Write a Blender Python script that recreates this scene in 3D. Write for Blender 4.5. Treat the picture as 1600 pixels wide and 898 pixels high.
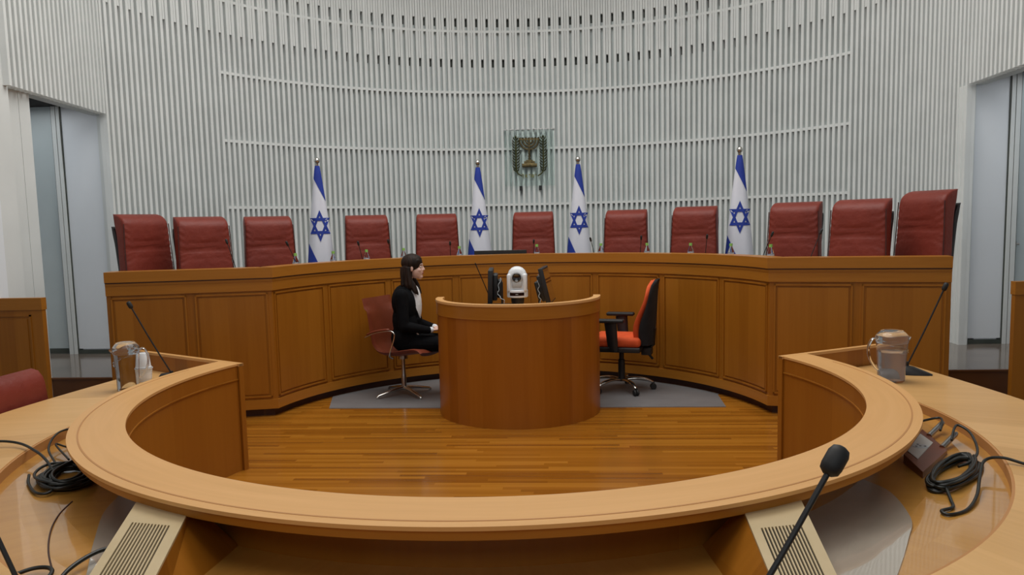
import bpy, bmesh, math, random
from math import sin, cos, pi, sqrt, radians, atan2, hypot
from mathutils import Vector, Matrix
random.seed(7)
for o in list(bpy.data.objects): bpy.data.objects.remove(o)
SC = bpy.context.scene; COL = SC.collection

# ------------------------------------------------------------------ camera
cd = bpy.data.cameras.new('camera'); cam = bpy.data.objects.new('camera', cd); COL.objects.link(cam)
cd.sensor_width = 36; cd.lens = 1231.906/1600*36
cd.shift_x = 2.738/1600; cd.shift_y = 25.388/1600; cd.clip_start = .05
YAW, PITCH, ROLL = .0743, .1018, .0230
_f = Vector((-sin(YAW), cos(YAW), 0)); _r = Vector((cos(YAW), sin(YAW), 0)); _u = Vector((0, 0, 1))
F = _f*cos(PITCH)-_u*sin(PITCH); U2 = _u*cos(PITCH)+_f*sin(PITCH)
R_ = _r*cos(ROLL)-U2*sin(ROLL); U_ = U2*cos(ROLL)+_r*sin(ROLL)
CAM = Vector((.4754, 0, 1.6614))
cam.matrix_world = Matrix(((R_.x, U_.x, -F.x, CAM.x), (R_.y, U_.y, -F.y, CAM.y), (R_.z, U_.z, -F.z, CAM.z), (0, 0, 0, 1)))
SC.camera = cam

# ------------------------------------------------------------------ world, lights, exposure
SC.view_settings.view_transform = 'Standard'; SC.view_settings.look = 'None'
SC.view_settings.exposure = 0; SC.view_settings.gamma = 1; SC.view_settings.use_curve_mapping = False
w = bpy.data.worlds.new('world'); SC.world = w; w.use_nodes = True
w.node_tree.nodes['Background'].inputs[0].default_value = (.9, .95, 1, 1)
w.node_tree.nodes['Background'].inputs[1].default_value = .3
def area(name, loc, rot, sx, sy, power, col=(1, 1, 1)):
    l = bpy.data.lights.new(name, 'AREA'); l.shape = 'RECTANGLE'; l.size = sx; l.size_y = sy; l.energy = power; l.color = col
    o = bpy.data.objects.new(name, l); COL.objects.link(o); o.location = loc; o.rotation_euler = rot
    return o
# skylight openings of the ceiling
area('skylight_center', (0, 6.6, 6.55), (0, 0, 0), 5.0, 4.4, 325, (1, .985, .95))
area('skylight_near', (0, 1.2, 6.55), (0, 0, 0), 6.0, 4.0, 115, (1, .985, .955))
area('rear_fill', (0, -4.6, 5.6), (radians(66), 0, 0), 9.0, 1.4, 95, (.90, .96, 1))  # added fill light from behind the camera, not a known window

# ------------------------------------------------------------------ materials
def mat(name, col=(.5, .5, .5), rough=.5, metal=0, **kw):
    m = bpy.data.materials.new(name); m.use_nodes = True
    b = m.node_tree.nodes['Principled BSDF']
    b.inputs['Base Color'].default_value = (*col, 1); b.inputs['Roughness'].default_value = rough; b.inputs['Metallic'].default_value = metal
    for k, v in kw.items():
        b.inputs[k.replace('_', ' ')].default_value = v
    return m
def nd(m, t, **kw):
    n = m.node_tree.nodes.new(t)
    for k, v in kw.items(): setattr(n, k, v)
    return n
def lk(m, a, b): m.node_tree.links.new(a, b)
def math_(m, op, a, b=None):
    n = nd(m, 'ShaderNodeMath', operation=op)
    for i, v in enumerate((a, b)):
        if v is None: continue
        if isinstance(v, (int, float)): n.inputs[i].default_value = v
        else: lk(m, v, n.inputs[i])
    return n.outputs[0]
def ramp(m, fac, stops):
    r = nd(m, 'ShaderNodeValToRGB'); lk(m, fac, r.inputs[0]); e = r.color_ramp.elements
    while len(e) < len(stops): e.new(.5)
    for k, (p, c) in enumerate(stops): e[k].position = p; e[k].color = (*c, 1)
    return r.outputs[0]
def bump(m, h, strength, dist=.01):
    b = nd(m, 'ShaderNodeBump'); b.inputs['Strength'].default_value = strength; b.inputs['Distance'].default_value = dist
    lk(m, h, b.inputs['Height']); lk(m, b.outputs[0], m.node_tree.nodes['Principled BSDF'].inputs['Normal'])
def noisy(name, c1, c2, scale=6, rough=.5, bmp=0, bscale=60, metal=0, coord='Object', stretch=(1, 1, 1), **kw):
    m = mat(name, c1, rough, metal, **kw); B = m.node_tree.nodes['Principled BSDF']
    tc = nd(m, 'ShaderNodeTexCoord'); mp = nd(m, 'ShaderNodeMapping'); mp.inputs['Scale'].default_value = stretch
    lk(m, tc.outputs[coord], mp.inputs[0])
    n = nd(m, 'ShaderNodeTexNoise'); n.inputs['Scale'].default_value = scale; n.inputs['Detail'].default_value = 5
    lk(m, mp.outputs[0], n.inputs['Vector'])
    lk(m, ramp(m, n.outputs[0], [(.3, c1), (.7, c2)]), B.inputs['Base Color'])
    if bmp:
        n2 = nd(m, 'ShaderNodeTexNoise'); n2.inputs['Scale'].default_value = bscale; n2.inputs['Detail'].default_value = 4
        lk(m, mp.outputs[0], n2.inputs['Vector']); bump(m, n2.outputs[0], bmp)
    return m
def wood(name, dark, mid, light, leaf=.15, grain_v=True, rough=.35, var=.5, coat=.08, coatr=.15):
    """UV veneer in metres: leaves along u, grain along v (or along u)."""
    m = mat(name, mid, rough, 0, Coat_Weight=coat, Coat_Roughness=coatr, Specular_IOR_Level=.32); B = m.node_tree.nodes['Principled BSDF']
    uv = nd(m, 'ShaderNodeUVMap', uv_map='UVMap'); sp = nd(m, 'ShaderNodeSeparateXYZ'); lk(m, uv.outputs[0], sp.inputs[0])
    a, b = (sp.outputs[0], sp.outputs[1]) if grain_v else (sp.outputs[1], sp.outputs[0])
    idx = math_(m, 'FLOOR', math_(m, 'DIVIDE', a, leaf))
    wn = nd(m, 'ShaderNodeTexWhiteNoise', noise_dimensions='1D'); lk(m, idx, wn.inputs['W'])
    cb = nd(m, 'ShaderNodeCombineXYZ')
    lk(m, math_(m, 'MULTIPLY', a, 26), cb.inputs[0]); lk(m, math_(m, 'MULTIPLY', b, 1.3), cb.inputs[1]); lk(m, math_(m, 'MULTIPLY', wn.outputs[0], 30), cb.inputs[2])
    n = nd(m, 'ShaderNodeTexNoise'); n.inputs['Scale'].default_value = 1; n.inputs['Detail'].default_value = 6; n.inputs['Distortion'].default_value = .6
    lk(m, cb.outputs[0], n.inputs['Vector'])
    mix = math_(m, 'ADD', math_(m, 'MULTIPLY', n.outputs[0], 1-var), math_(m, 'MULTIPLY', wn.outputs[0], var))
    lk(m, ramp(m, mix, [(.15, dark), (.5, mid), (.85, light)]), B.inputs['Base Color'])
    return m
M = {}
M['panel'] = wood('cherry_veneer', (.28, .094, .007), (.34, .122, .010), (.39, .145, .014), var=.45, rough=.38)
M['band'] = wood('cherry_band', (.34, .125, .011), (.40, .155, .017), (.45, .18, .022), leaf=.9, grain_v=False, var=.3)
M['top'] = wood('maple_ledge_top', (.62, .325, .105), (.70, .38, .135), (.77, .43, .165), leaf=.5, grain_v=False, var=.35, rough=.42, coat=.15)
M['tabletop'] = wood('maple_table_top', (.58, .32, .11), (.66, .38, .14), (.74, .44, .175), leaf=.5, grain_v=True, var=.4, rough=.42, coat=.15)
M['trough'] = wood('glossy_trough_veneer', (.46, .21, .035), (.54, .26, .05), (.61, .31, .07), leaf=.45, grain_v=True, var=.35, rough=.3, coat=1.0, coatr=.04)
M['inlay'] = wood('dark_inlay', (.44, .20, .06), (.49, .23, .075), (.54, .26, .09), leaf=.5, grain_v=False, rough=.5)
M['inner'] = wood('inner_panel_veneer', (.30, .10, .008), (.33, .116, .010), (.36, .13, .012), leaf=.35, var=.35, rough=.38)
M['desk'] = wood('desk_veneer', (.28, .082, .005), (.34, .108, .008), (.39, .13, .012), leaf=.13, var=.5)
M['plinth'] = noisy('dark_plinth', (.045, .016, .01), (.07, .025, .015), 5, .5)
M['riser'] = noisy('brown_riser', (.13, .045, .012), (.17, .06, .016), 3, .4)
M['leather'] = noisy('red_leather', (.165, .0235, .014), (.212, .033, .020), 5, .5, .45, 20, Specular_IOR_Level=.32)
M['leather_dark'] = noisy('brown_red_leather', (.15, .030, .012), (.20, .040, .017), 5, .42, .15, 60)
M['piping'] = mat('dark_red_piping', (.06, .012, .008), .5)
M['black'] = noisy('black_plastic', (.008, .008, .009), (.014, .014, .015), 8, .45)
M['rubber'] = noisy('black_rubber', (.006, .006, .006), (.012, .012, .012), 8, .6)
M['cable'] = noisy('cable_rubber', (.006, .007, .006), (.016, .018, .014), 18, .4)
M['orange'] = noisy('orange_fabric', (.62, .075, .012), (.74, .10, .018), 9, .8, .3, 220)
M['blackfab'] = noisy('black_fabric', (.008, .008, .009), (.014, .014, .016), 9, .9, .3, 160)
M['frost'] = mat('cloudy_clear_plastic', (.95, .96, .98), .02, 0, Transmission_Weight=.96, IOR=1.3)
M['sheet'] = noisy('glossy_grey_sheet', (.40, .35, .28), (.46, .41, .34), 2.5, .12, Coat_Weight=1.0, Coat_Roughness=.03, Coat_IOR=1.9)
M['suit'] = noisy('black_wool', (.003, .003, .004), (.006, .006, .007), 9, .9, .3, 120, Specular_IOR_Level=.12)
M['shirt'] = noisy('white_cotton', (.72, .74, .78), (.82, .84, .87), 9, .8, .3, 60)
M['skin'] = noisy('skin', (.66, .42, .34), (.74, .49, .41), 8, .5)
M['lip'] = mat('lips', (.42, .12, .11), .45)
M['eye'] = mat('eye_white', (.75, .73, .7), .25)
M['iris'] = mat('dark_iris', (.03, .015, .01), .2)
M['hair'] = noisy('brown_hair', (.006, .0035, .0025), (.028, .013, .008), 2.5, .6, .5, 5, Specular_IOR_Level=.25, stretch=(14, 14, 1.2))
M['chrome'] = mat('chrome', (.62, .61, .58), .18, 1)
M['steel'] = mat('brushed_steel', (.42, .41, .39), .3, 1)
M['white'] = noisy('white_plastic', (.74, .76, .78), (.80, .82, .84), 3, .3)
M['grayplastic'] = mat('grey_plastic', (.45, .47, .48), .35)
M['lens'] = mat('lens_glass', (.004, .004, .006), .05, 0, Coat_Weight=1.0)
M['glass'] = mat('clear_glass', (.95, .97, .98), .02, 0, Transmission_Weight=1.0, IOR=1.45)
M['glasst'] = mat('thin_clear_plastic', (.93, .95, .97), .04, 0, Transmission_Weight=1.0, IOR=1.25)
M['water'] = mat('water', (.90, .91, .94), .03, 0, Transmission_Weight=.88, IOR=1.2)
M['emglass'] = mat('green_tinted_glass', (.90, .965, .95), .03, 0, Transmission_Weight=1.0, IOR=1.12)
M['bronze'] = noisy('dark_bronze', (.07, .055, .03), (.22, .17, .075), 22, .38, .3, 60, metal=.85)
M['olive'] = noisy('green_bronze', (.045, .055, .018), (.12, .12, .035), 30, .45, .3, 60, metal=.6)
M['gold'] = noisy('gilded_green', (.25, .26, .08), (.34, .33, .1), 20, .4, metal=.5)
M['flag'] = noisy('white_flag_cloth', (.66, .68, .76), (.72, .74, .82), 3, .75, .15, 200)
M['blue'] = noisy('blue_flag_cloth', (.008, .03, .27), (.012, .042, .34), 6, .7, .15, 200)
M['greencap'] = mat('green_bottle_cap', (.25, .55, .12), .4)
M['label'] = noisy('bottle_label', (.12, .16, .3), (.7, .7, .72), 60, .5)
M['cup'] = mat('white_plastic_cup', (.80, .82, .84), .4, 0, Transmission_Weight=.15)
M['vent'] = noisy('cream_vent_cover', (.52, .40, .22), (.58, .45, .26), 6, .45)
M['ventside'] = M['panel']
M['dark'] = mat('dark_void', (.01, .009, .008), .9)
M['walnut'] = noisy('walnut_box', (.13, .032, .014), (.17, .045, .02), 6, .3)
M['socket'] = mat('grey_socket_plate', (.52, .5, .46), .35)
M['mat'] = noisy('grey_floor_mat', (.15, .145, .148), (.19, .185, .188), 3, .5, .2, 150)
M['slat'] = noisy('pale_slat_concrete', (.73, .76, .75), (.80, .83, .82), 3, .7, .1, 30)
M['gap'] = noisy('grey_backing_concrete', (.60, .65, .65), (.74, .79, .78), 2.2, .8, .1, 20)
M['shade'] = noisy('painted_infill_shade', (.05, .055, .05), (.10, .11, .10), 3, .9)  # dark colour painted in for the shade under the infill boards
M['plaster'] = noisy('white_plaster', (.80, .84, .88), (.84, .88, .92), 1, .7)
M['pier'] = noisy('stone_pier', (.70, .73, .72), (.76, .79, .78), 2, .6)
M['doorwhite'] = noisy('white_door_paint', (.76, .80, .84), (.81, .85, .89), 1, .5)
M['doorgrey'] = noisy('grey_green_door_glazing', (.55, .62, .63), (.62, .69, .70), 1.2, .3)
M['greenframe'] = noisy('dark_green_frame', (.05, .06, .05), (.08, .09, .075), 3, .4)
M['ceil'] = noisy('ceiling_paint', (.72, .73, .72), (.76, .77, .76), 1, .8)
M['stone'] = noisy('polished_brown_stone', (.14, .11, .09), (.21, .17, .14), 2.5, .12)
M['carpet'] = noisy('dark_carpet', (.10, .055, .03), (.14, .075, .04), 6, .95, .5, 200)

def floor_mat():
    m = mat('parquet', (.3, .12, .02), .22, 0, Coat_Weight=.35, Coat_Roughness=.12); B = m.node_tree.nodes['Principled BSDF']
    tc = nd(m, 'ShaderNodeTexCoord')
    sp = nd(m, 'ShaderNodeSeparateXYZ'); lk(m, tc.outputs['Object'], sp.inputs[0])
    row = math_(m, 'FLOOR', math_(m, 'DIVIDE', sp.outputs[1], .042))
    wn = nd(m, 'ShaderNodeTexWhiteNoise', noise_dimensions='1D'); lk(m, row, wn.inputs['W'])
    xs = math_(m, 'ADD', math_(m, 'DIVIDE', sp.outputs[0], 1.3), math_(m, 'MULTIPLY', wn.outputs[0], 7))
    bx = math_(m, 'FLOOR', xs)
    cb = nd(m, 'ShaderNodeCombineXYZ'); lk(m, row, cb.inputs[0]); lk(m, bx, cb.inputs[1])
    w2 = nd(m, 'ShaderNodeTexWhiteNoise', noise_dimensions='2D'); lk(m, cb.outputs[0], w2.inputs['Vector'])
    c2 = nd(m, 'ShaderNodeCombineXYZ'); lk(m, math_(m, 'MULTIPLY', sp.outputs[0], 1.5), c2.inputs[0]); lk(m, math_(m, 'MULTIPLY', sp.outputs[1], 45), c2.inputs[1]); lk(m, math_(m, 'MULTIPLY', w2.outputs[0], 9), c2.inputs[2])
    n = nd(m, 'ShaderNodeTexNoise'); n.inputs['Scale'].default_value = 1; n.inputs['Detail'].default_value = 4; lk(m, c2.outputs[0], n.inputs['Vector'])
    t = math_(m, 'ADD', math_(m, 'MULTIPLY', w2.outputs[0], .6), math_(m, 'MULTIPLY', n.outputs[0], .4))
    lk(m, ramp(m, t, [(.1, (.21, .066, .005)), (.45, (.33, .118, .010)), (.85, (.45, .18, .020))]), B.inputs['Base Color'])
    return m
M['parquet'] = floor_mat()

# ------------------------------------------------------------------ builders
def tag(o, label=None, cat=None, group=None, kind=None):
    if label: o['label'] = label
    if cat: o['category'] = cat
    if group: o['group'] = group
    if kind: o['kind'] = kind
    return o
def empty(name, loc=(0, 0, 0), rz=0, label=None, cat=None, group=None):
    o = bpy.data.objects.new(name, None); COL.objects.link(o); o.location = loc; o.rotation_euler = (0, 0, rz); o.empty_display_size = .1
    return tag(o, label, cat, group)
def smooth(me, ang=40):
    for p in me.polygons: p.use_smooth = True
    try: me.set_sharp_from_angle(angle=radians(ang))
    except Exception: pass
def obj(name, bm, m, parent=None, sm=None, kind=None, label=None, recalc=True):
    if recalc: bmesh.ops.recalc_face_normals(bm, faces=bm.faces[:])
    me = bpy.data.meshes.new(name); bm.to_mesh(me); bm.free()
    for x in (m if isinstance(m, (list, tuple)) else [m]): me.materials.append(x)
    if sm: smooth(me, sm)
    o = bpy.data.objects.new(name, me); COL.objects.link(o)
    if parent: o.parent = parent
    if kind: o['kind'] = kind
    if label: o['label'] = label
    return o
def BM(): return bmesh.new()
def box(bm, x0, x1, y0, y1, z0, z1, mi=0, bev=0, mtx=None):
    vs = [bm.verts.new(p) for p in ((x0, y0, z0), (x1, y0, z0), (x1, y1, z0), (x0, y1, z0), (x0, y0, z1), (x1, y0, z1), (x1, y1, z1), (x0, y1, z1))]
    fs = [bm.faces.new([vs[i] for i in q]) for q in ((0, 3, 2, 1), (4, 5, 6, 7), (0, 1, 5, 4), (1, 2, 6, 5), (2, 3, 7, 6), (3, 0, 4, 7))]
    for f in fs: f.material_index = mi
    if bev:
        es = list({e for f in fs for e in f.edges})
        r = bmesh.ops.bevel(bm, geom=es, offset=bev, segments=3, profile=.5, affect='EDGES', clamp_overlap=True)
        for f in r['faces']: f.material_index = mi
        vs = list({v for f in bm.faces for v in f.verts if f.is_valid}) if mtx is not None and len(bm.faces) < 60 else vs
    if mtx is not None: bmesh.ops.transform(bm, matrix=mtx, verts=[v for v in vs if v.is_valid])
    return bm
def uvl(bm): return bm.loops.layers.uv.get('UVMap') or bm.loops.layers.uv.new('UVMap')
def boxuv(bm):
    """metric box-projected UV for straight pieces: u across, v up (v along y on tops)."""
    l = uvl(bm)
    bm.normal_update()
    for f in bm.faces:
        n = f.normal
        for lo in f.loops:
            c = lo.vert.co
            if abs(n.z) > .7: lo[l].uv = (c.x, c.y)
            elif abs(n.x) > abs(n.y): lo[l].uv = (c.y, c.z)
            else: lo[l].uv = (c.x, c.z)
    return bm
def tube(bm, pts, r, seg=8, mi=0, cap=True, flat=1.0):
    """tube along points, r float or list; round ends closed."""
    pts = [Vector(p) for p in pts]; n = len(pts)
    rs = r if isinstance(r, (list, tuple)) else [r]*n
    rings = []; prev = None
    for i, p in enumerate(pts):
        d = (pts[min(i+1, n-1)]-pts[max(i-1, 0)]).normalized()
        if prev is None:
            a = Vector((0, 0, 1)) if abs(d.z) < .9 else Vector((1, 0, 0)); s = d.cross(a).normalized()
        else:
            s = prev-d*prev.dot(d); s.normalize()
        prev = s; t = d.cross(s)
        rr = rs[i]; rx, ry = (rr if isinstance(rr, (tuple, list)) else (rr, rr*flat))
        rings.append([bm.verts.new(p+s*(cos(2*pi*k/seg)*rx)+t*(sin(2*pi*k/seg)*ry)) for k in range(seg)])
    for a, b in zip(rings, rings[1:]):
        for k in range(seg):
            f = bm.faces.new((a[k], a[(k+1) % seg], b[(k+1) % seg], b[k])); f.material_index = mi
    if cap:
        for q in (rings[0], rings[-1]):
            f = bm.faces.new(q); f.material_index = mi
    return bm
def lathe(bm, prof, seg=24, loc=(0, 0, 0), mi=0, mtx=None):
    """profile (r, z) list revolved about z."""
    L = Vector(loc); rings = []; vs = []
    for r, z in prof:
        if r < 1e-5:
            v = bm.verts.new(L+Vector((0, 0, z))); rings.append([v]); vs.append(v)
        else:
            ring = [bm.verts.new(L+Vector((r*cos(2*pi*k/seg), r*sin(2*pi*k/seg), z))) for k in range(seg)]; rings.append(ring); vs += ring
    for a, b in zip(rings, rings[1:]):
        for k in range(seg):
            q = []
            for v in (a[k % len(a)], a[(k+1) % len(a)], b[(k+1) % len(b)], b[k % len(b)]):
                if v not in q: q.append(v)
            if len(q) > 2:
                try: bm.faces.new(q).material_index = mi
                except ValueError: pass
    if mtx is not None: bmesh.ops.transform(bm, matrix=mtx, verts=vs)
    return bm
def spline(pts, n=8):
    """Catmull-Rom through points."""
    P = [Vector(p) for p in pts]; P = [P[0]*2-P[1]]+P+[P[-1]*2-P[-2]]; out = []
    for i in range(1, len(P)-2):
        for k in range(n):
            t = k/n; a, b, c, d = P[i-1:i+3]
            out.append(.5*((2*b)+(c-a)*t+(2*a-5*b+4*c-d)*t*t+(3*b-3*c+d-a)*t*t*t))
    out.append(P[-2]); return out
def path_normals(path):
    """2D path; left-hand mitred normals and arc lengths."""
    n = len(path); N = []; S = [0]
    for i in range(n):
        a = path[max(i-1, 0)]; b = path[i]; c = path[min(i+1, n-1)]
        d1 = (b-a).normalized() if i > 0 else (c-b).normalized(); d2 = (c-b).normalized() if i < n-1 else d1
        n1 = Vector((-d1.y, d1.x)); n2 = Vector((-d2.y, d2.x)); m = (n1+n2).normalized(); m = m/max(.4, m.dot(n1)); N.append(m)
        if i: S.append(S[-1]+(b-a).length)
    return N, S
def sweep(bm, path, o0, o1, z0, z1, mi=0, u0=0, closed_ends=True, topmi=None):
    """solid band following a 2D path between side offsets o0..o1 and heights z0..z1 (numbers or per-point lists)."""
    path = [Vector(p[:2]) for p in path]; N, S = path_normals(path); l = uvl(bm); n = len(path)
    g = lambda v, i: v[i] if isinstance(v, (list, tuple)) else v
    V = []
    for i, p in enumerate(path):
        a = p+N[i]*g(o0, i); b = p+N[i]*g(o1, i)
        V.append([bm.verts.new((a.x, a.y, g(z0, i))), bm.verts.new((b.x, b.y, g(z0, i))), bm.verts.new((b.x, b.y, g(z1, i))), bm.verts.new((a.x, a.y, g(z1, i)))])
    for i in range(n-1):
        for k in range(4):
            k2 = (k+1) % 4
            f = bm.faces.new((V[i][k], V[i][k2], V[i+1][k2], V[i+1][k])); f.material_index = topmi if (topmi is not None and k == 2) else mi
            vv = {0: (g(o0, i), g(o1, i)), 1: (g(z0, i), g(z1, i)), 2: (g(o1, i), g(o0, i)), 3: (g(z1, i), g(z0, i))}[k]
            for lo, (u, v) in zip(f.loops, ((S[i], vv[0]), (S[i], vv[1]), (S[i+1], vv[1]), (S[i+1], vv[0]))): lo[l].uv = (u+u0, v)
    if closed_ends:
        for q, s in ((V[0], 0), (V[-1], S[-1])):
            f = bm.faces.new(q); f.material_index = mi
            for lo in f.loops:
                c = lo.vert.co; lo[l].uv = (c.x+c.y, c.z)
    return bm
def arc(cx, cy, r, a0, a1, n):
    """angles measured from -Y (0 = nearest the camera), increasing towards +X"""
    return [Vector((cx+r*sin(a0+(a1-a0)*i/n), cy-r*cos(a0+(a1-a0)*i/n))) for i in range(n+1)]
def copy_tree(o, parent=None):
    c = o.copy(); COL.objects.link(c)
    if parent: c.parent = parent
    for ch in list(o.children): copy_tree(ch, c)
    return c
def fused(name, bm, m, voxel, parent=None, smooth_it=2):
    """overlapping closed volumes melted into one continuous surface"""
    bmesh.ops.recalc_face_normals(bm, faces=bm.faces[:])
    me = bpy.data.meshes.new(name+'_src'); bm.to_mesh(me); bm.free()
    t = bpy.data.objects.new(name+'_src', me); COL.objects.link(t)
    r = t.modifiers.new('r', 'REMESH'); r.mode = 'VOXEL'; r.voxel_size = voxel
    s = t.modifiers.new('s', 'SMOOTH'); s.iterations = smooth_it; s.factor = .5
    dg = bpy.context.evaluated_depsgraph_get(); me2 = bpy.data.meshes.new_from_object(t.evaluated_get(dg))
    bpy.data.objects.remove(t); bpy.data.meshes.remove(me)
    me2.name = name; me2.materials.clear(); me2.materials.append(m)
    for p in me2.polygons: p.use_smooth = True; p.material_index = 0
    o = bpy.data.objects.new(name, me2); COL.objects.link(o)
    if parent: o.parent = parent
    return o

# ------------------------------------------------------------------ room shell
FZ = -.18                     # floor level on the counsel side
def struct(name, bm, m, sm=None):
    return tag(obj(name, bm, m, sm=sm), kind='structure')
_fp = [(.058+1.975*sin(t), 4.519-1.975*cos(t)) for t in [(-1.86+3.72*k/60) for k in range(61)]]
_fp += [(1.90, 5.28), (2.90, 5.87), (3.40, 6.42), (3.44, 7.04), (4.6, 7.04), (4.6, 9.6), (-4.6, 9.6), (-4.6, 7.04), (-3.41, 7.04), (-3.37, 6.42), (-2.83, 5.82), (-1.81, 5.21)]
b = BM(); _lo = [b.verts.new((x, y, FZ+.0005)) for x, y in _fp]; _up = [b.verts.new((x, y, 0)) for x, y in _fp]
b.faces.new(_up); b.faces.new(_lo[::-1])
for i in range(len(_fp)): b.faces.new((_lo[i], _lo[(i+1) % len(_fp)], _up[(i+1) % len(_fp)], _up[i]))
struct('floor', b, M['parquet'])
b = BM(); box(b, -8, 8, -6, 9.6, -.31, FZ); struct('floor_counsel', b, M['carpet'])
# side landings where the doors are (polished stone) with brown risers
for s, nm in ((-1, 'left'), (1, 'right')):
    b = BM(); x0, x1 = sorted((s*3.30, s*7.5)); box(b, x0, x1, 7.06, 10.2, .001, .30); struct('floor_landing_'+nm, b, M['stone'])
    b = BM(); box(b, x0, x1, 7.045, 7.0595, .001, .285); box(b, x0, x1, 7.03, 7.0595, .2851, .301); struct('trim_'+('1' if s < 0 else '2'), b, M['riser'])
# slatted wall: plan curve
WC = (.128, 7.753); WR = 4.685; DTH = .0344/2
def wallpt(i, off=0.0):
    """plan point i slats from the middle of the back wall; off = distance in front of the backing"""
    th = -.1074*0+i*DTH+.0
    x = WC[0]+(WR-off)*sin(th); y = WC[1]+(WR-off)*cos(th)
    if th > 1.0: x -= .20*min(1, (th-1.0)/.45)**1.5
    if th < -1.1: x -= .08*min(1, (-th-1.1)/.35)
    return Vector((x, y))
IL, IR = -83, 83
curve = [wallpt(i, 0) for i in range(IL, IR+1)]
def tail(start, end_xy):
    """straight run of slat stations from the curve to the door front jamb and past it"""
    d = (Vector(end_xy)-start); L = d.length; n = int(L/.0806); return [start+d*(k/n) for k in range(1, n+1)], n
leftT, nl = tail(curve[0], (-4.375, 6.62)); rightT, nr = tail(curve[-1], (4.52, 6.3))
stations = leftT[::-1]+curve+rightT
Nn, Sx = path_normals(stations)                      # left normal of left->right path
if Nn[len(Nn)//2].y > 0: Nn = [-v for v in Nn]       # make it point into the room
LINT = 2.94; ZA, ZB, TOP = 4.15, 4.75, 6.6
def zbase(p, i):
    return LINT if p.y < 8.44 else .0
wall = BM()
# backing
back = [stations[i] for i in range(len(stations))]
def strip(bm, pts, nrm, o0, o1, z0, z1, mi=0):
    V = []
    for p, n_ in zip(pts, nrm):
        a = p+n_*o0; c = p+n_*o1; V.append((a, c))
    for (a, c), (a2, c2) in zip(V, V[1:]):
        q = [bm.verts.new((v.x, v.y, z)) for z in (z0, z1) for v in (a, c, c2, a2)]
        for ix in ((0, 1, 2, 3), (7, 6, 5, 4), (1, 5, 6, 2), (0, 3, 7, 4), (0, 4, 5, 1), (3, 2, 6, 7)):
            bm.faces.new([q[k] for k in ix]).material_index = mi
hi = [i for i, p in enumerate(stations) if p.y >= 8.44]
i0, i1 = hi[0], hi[-1]
strip(wall, stations[i0:i1+1], Nn[i0:i1+1], -.12, 0, -.3, TOP, 1)
strip(wall, stations[:i0+1], Nn[:i0+1], -.12, 0, LINT, TOP, 1)
strip(wall, stations[i1:], Nn[i1:], -.12, 0, LINT, TOP, 1)
D = .084
def slat(bm, c, n_, wdt, d0, d1, z0, z1, mi=0):
    t = Vector((n_.y, -n_.x)); q = []
    for z in (z0, z1):
        for s_, o_ in ((-1, d0), (1, d0), (1, d1), (-1, d1)):
            v = c+t*(s_*wdt/2)+n_*o_; q.append(bm.verts.new((v.x, v.y, z)))
    for ix in ((0, 1, 2, 3), (7, 6, 5, 4), (0, 4, 5, 1), (1, 5, 6, 2), (2, 6, 7, 3), (3, 7, 4, 0)):
        bm.faces.new([q[k] for k in ix]).material_index = mi
for i, p in enumerate(stations):
    z0 = LINT if (p.y < 8.42) else -.3
    slat(wall, p, Nn[i].normalized(), .039, -.001, D, z0, TOP)
    if i < len(stations)-1:
        m_ = (p+stations[i+1])/2; nn = (Nn[i]+Nn[i+1]).normalized()
        zt_ = ZA if (i-len(leftT)-IL) % 2 == 0 else ZB
        if i >= i0-6 and i <= i1+6:
            slat(wall, m_, nn, .0285, D-.018, D-.004, zt_, TOP)
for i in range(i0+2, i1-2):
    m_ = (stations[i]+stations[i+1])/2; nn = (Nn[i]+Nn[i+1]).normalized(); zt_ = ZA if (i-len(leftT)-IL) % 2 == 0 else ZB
    slat(wall, m_, nn, .041, -.01, .004, zt_-.105, zt_+.002, 2)  # thin dark box on the backing, painted shadow of the infill board
for z in (1.946, 2.801, 3.659, 4.56):                # horizontal rails tying the slats
    a, c = (i0+20, i1-24)
    strip(wall, stations[a:c+1], Nn[a:c+1], .001, D-.006, z-.017, z+.017, 0)
struct('wall_back', wall, [M['slat'], M['gap'], M['shade']])
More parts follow.
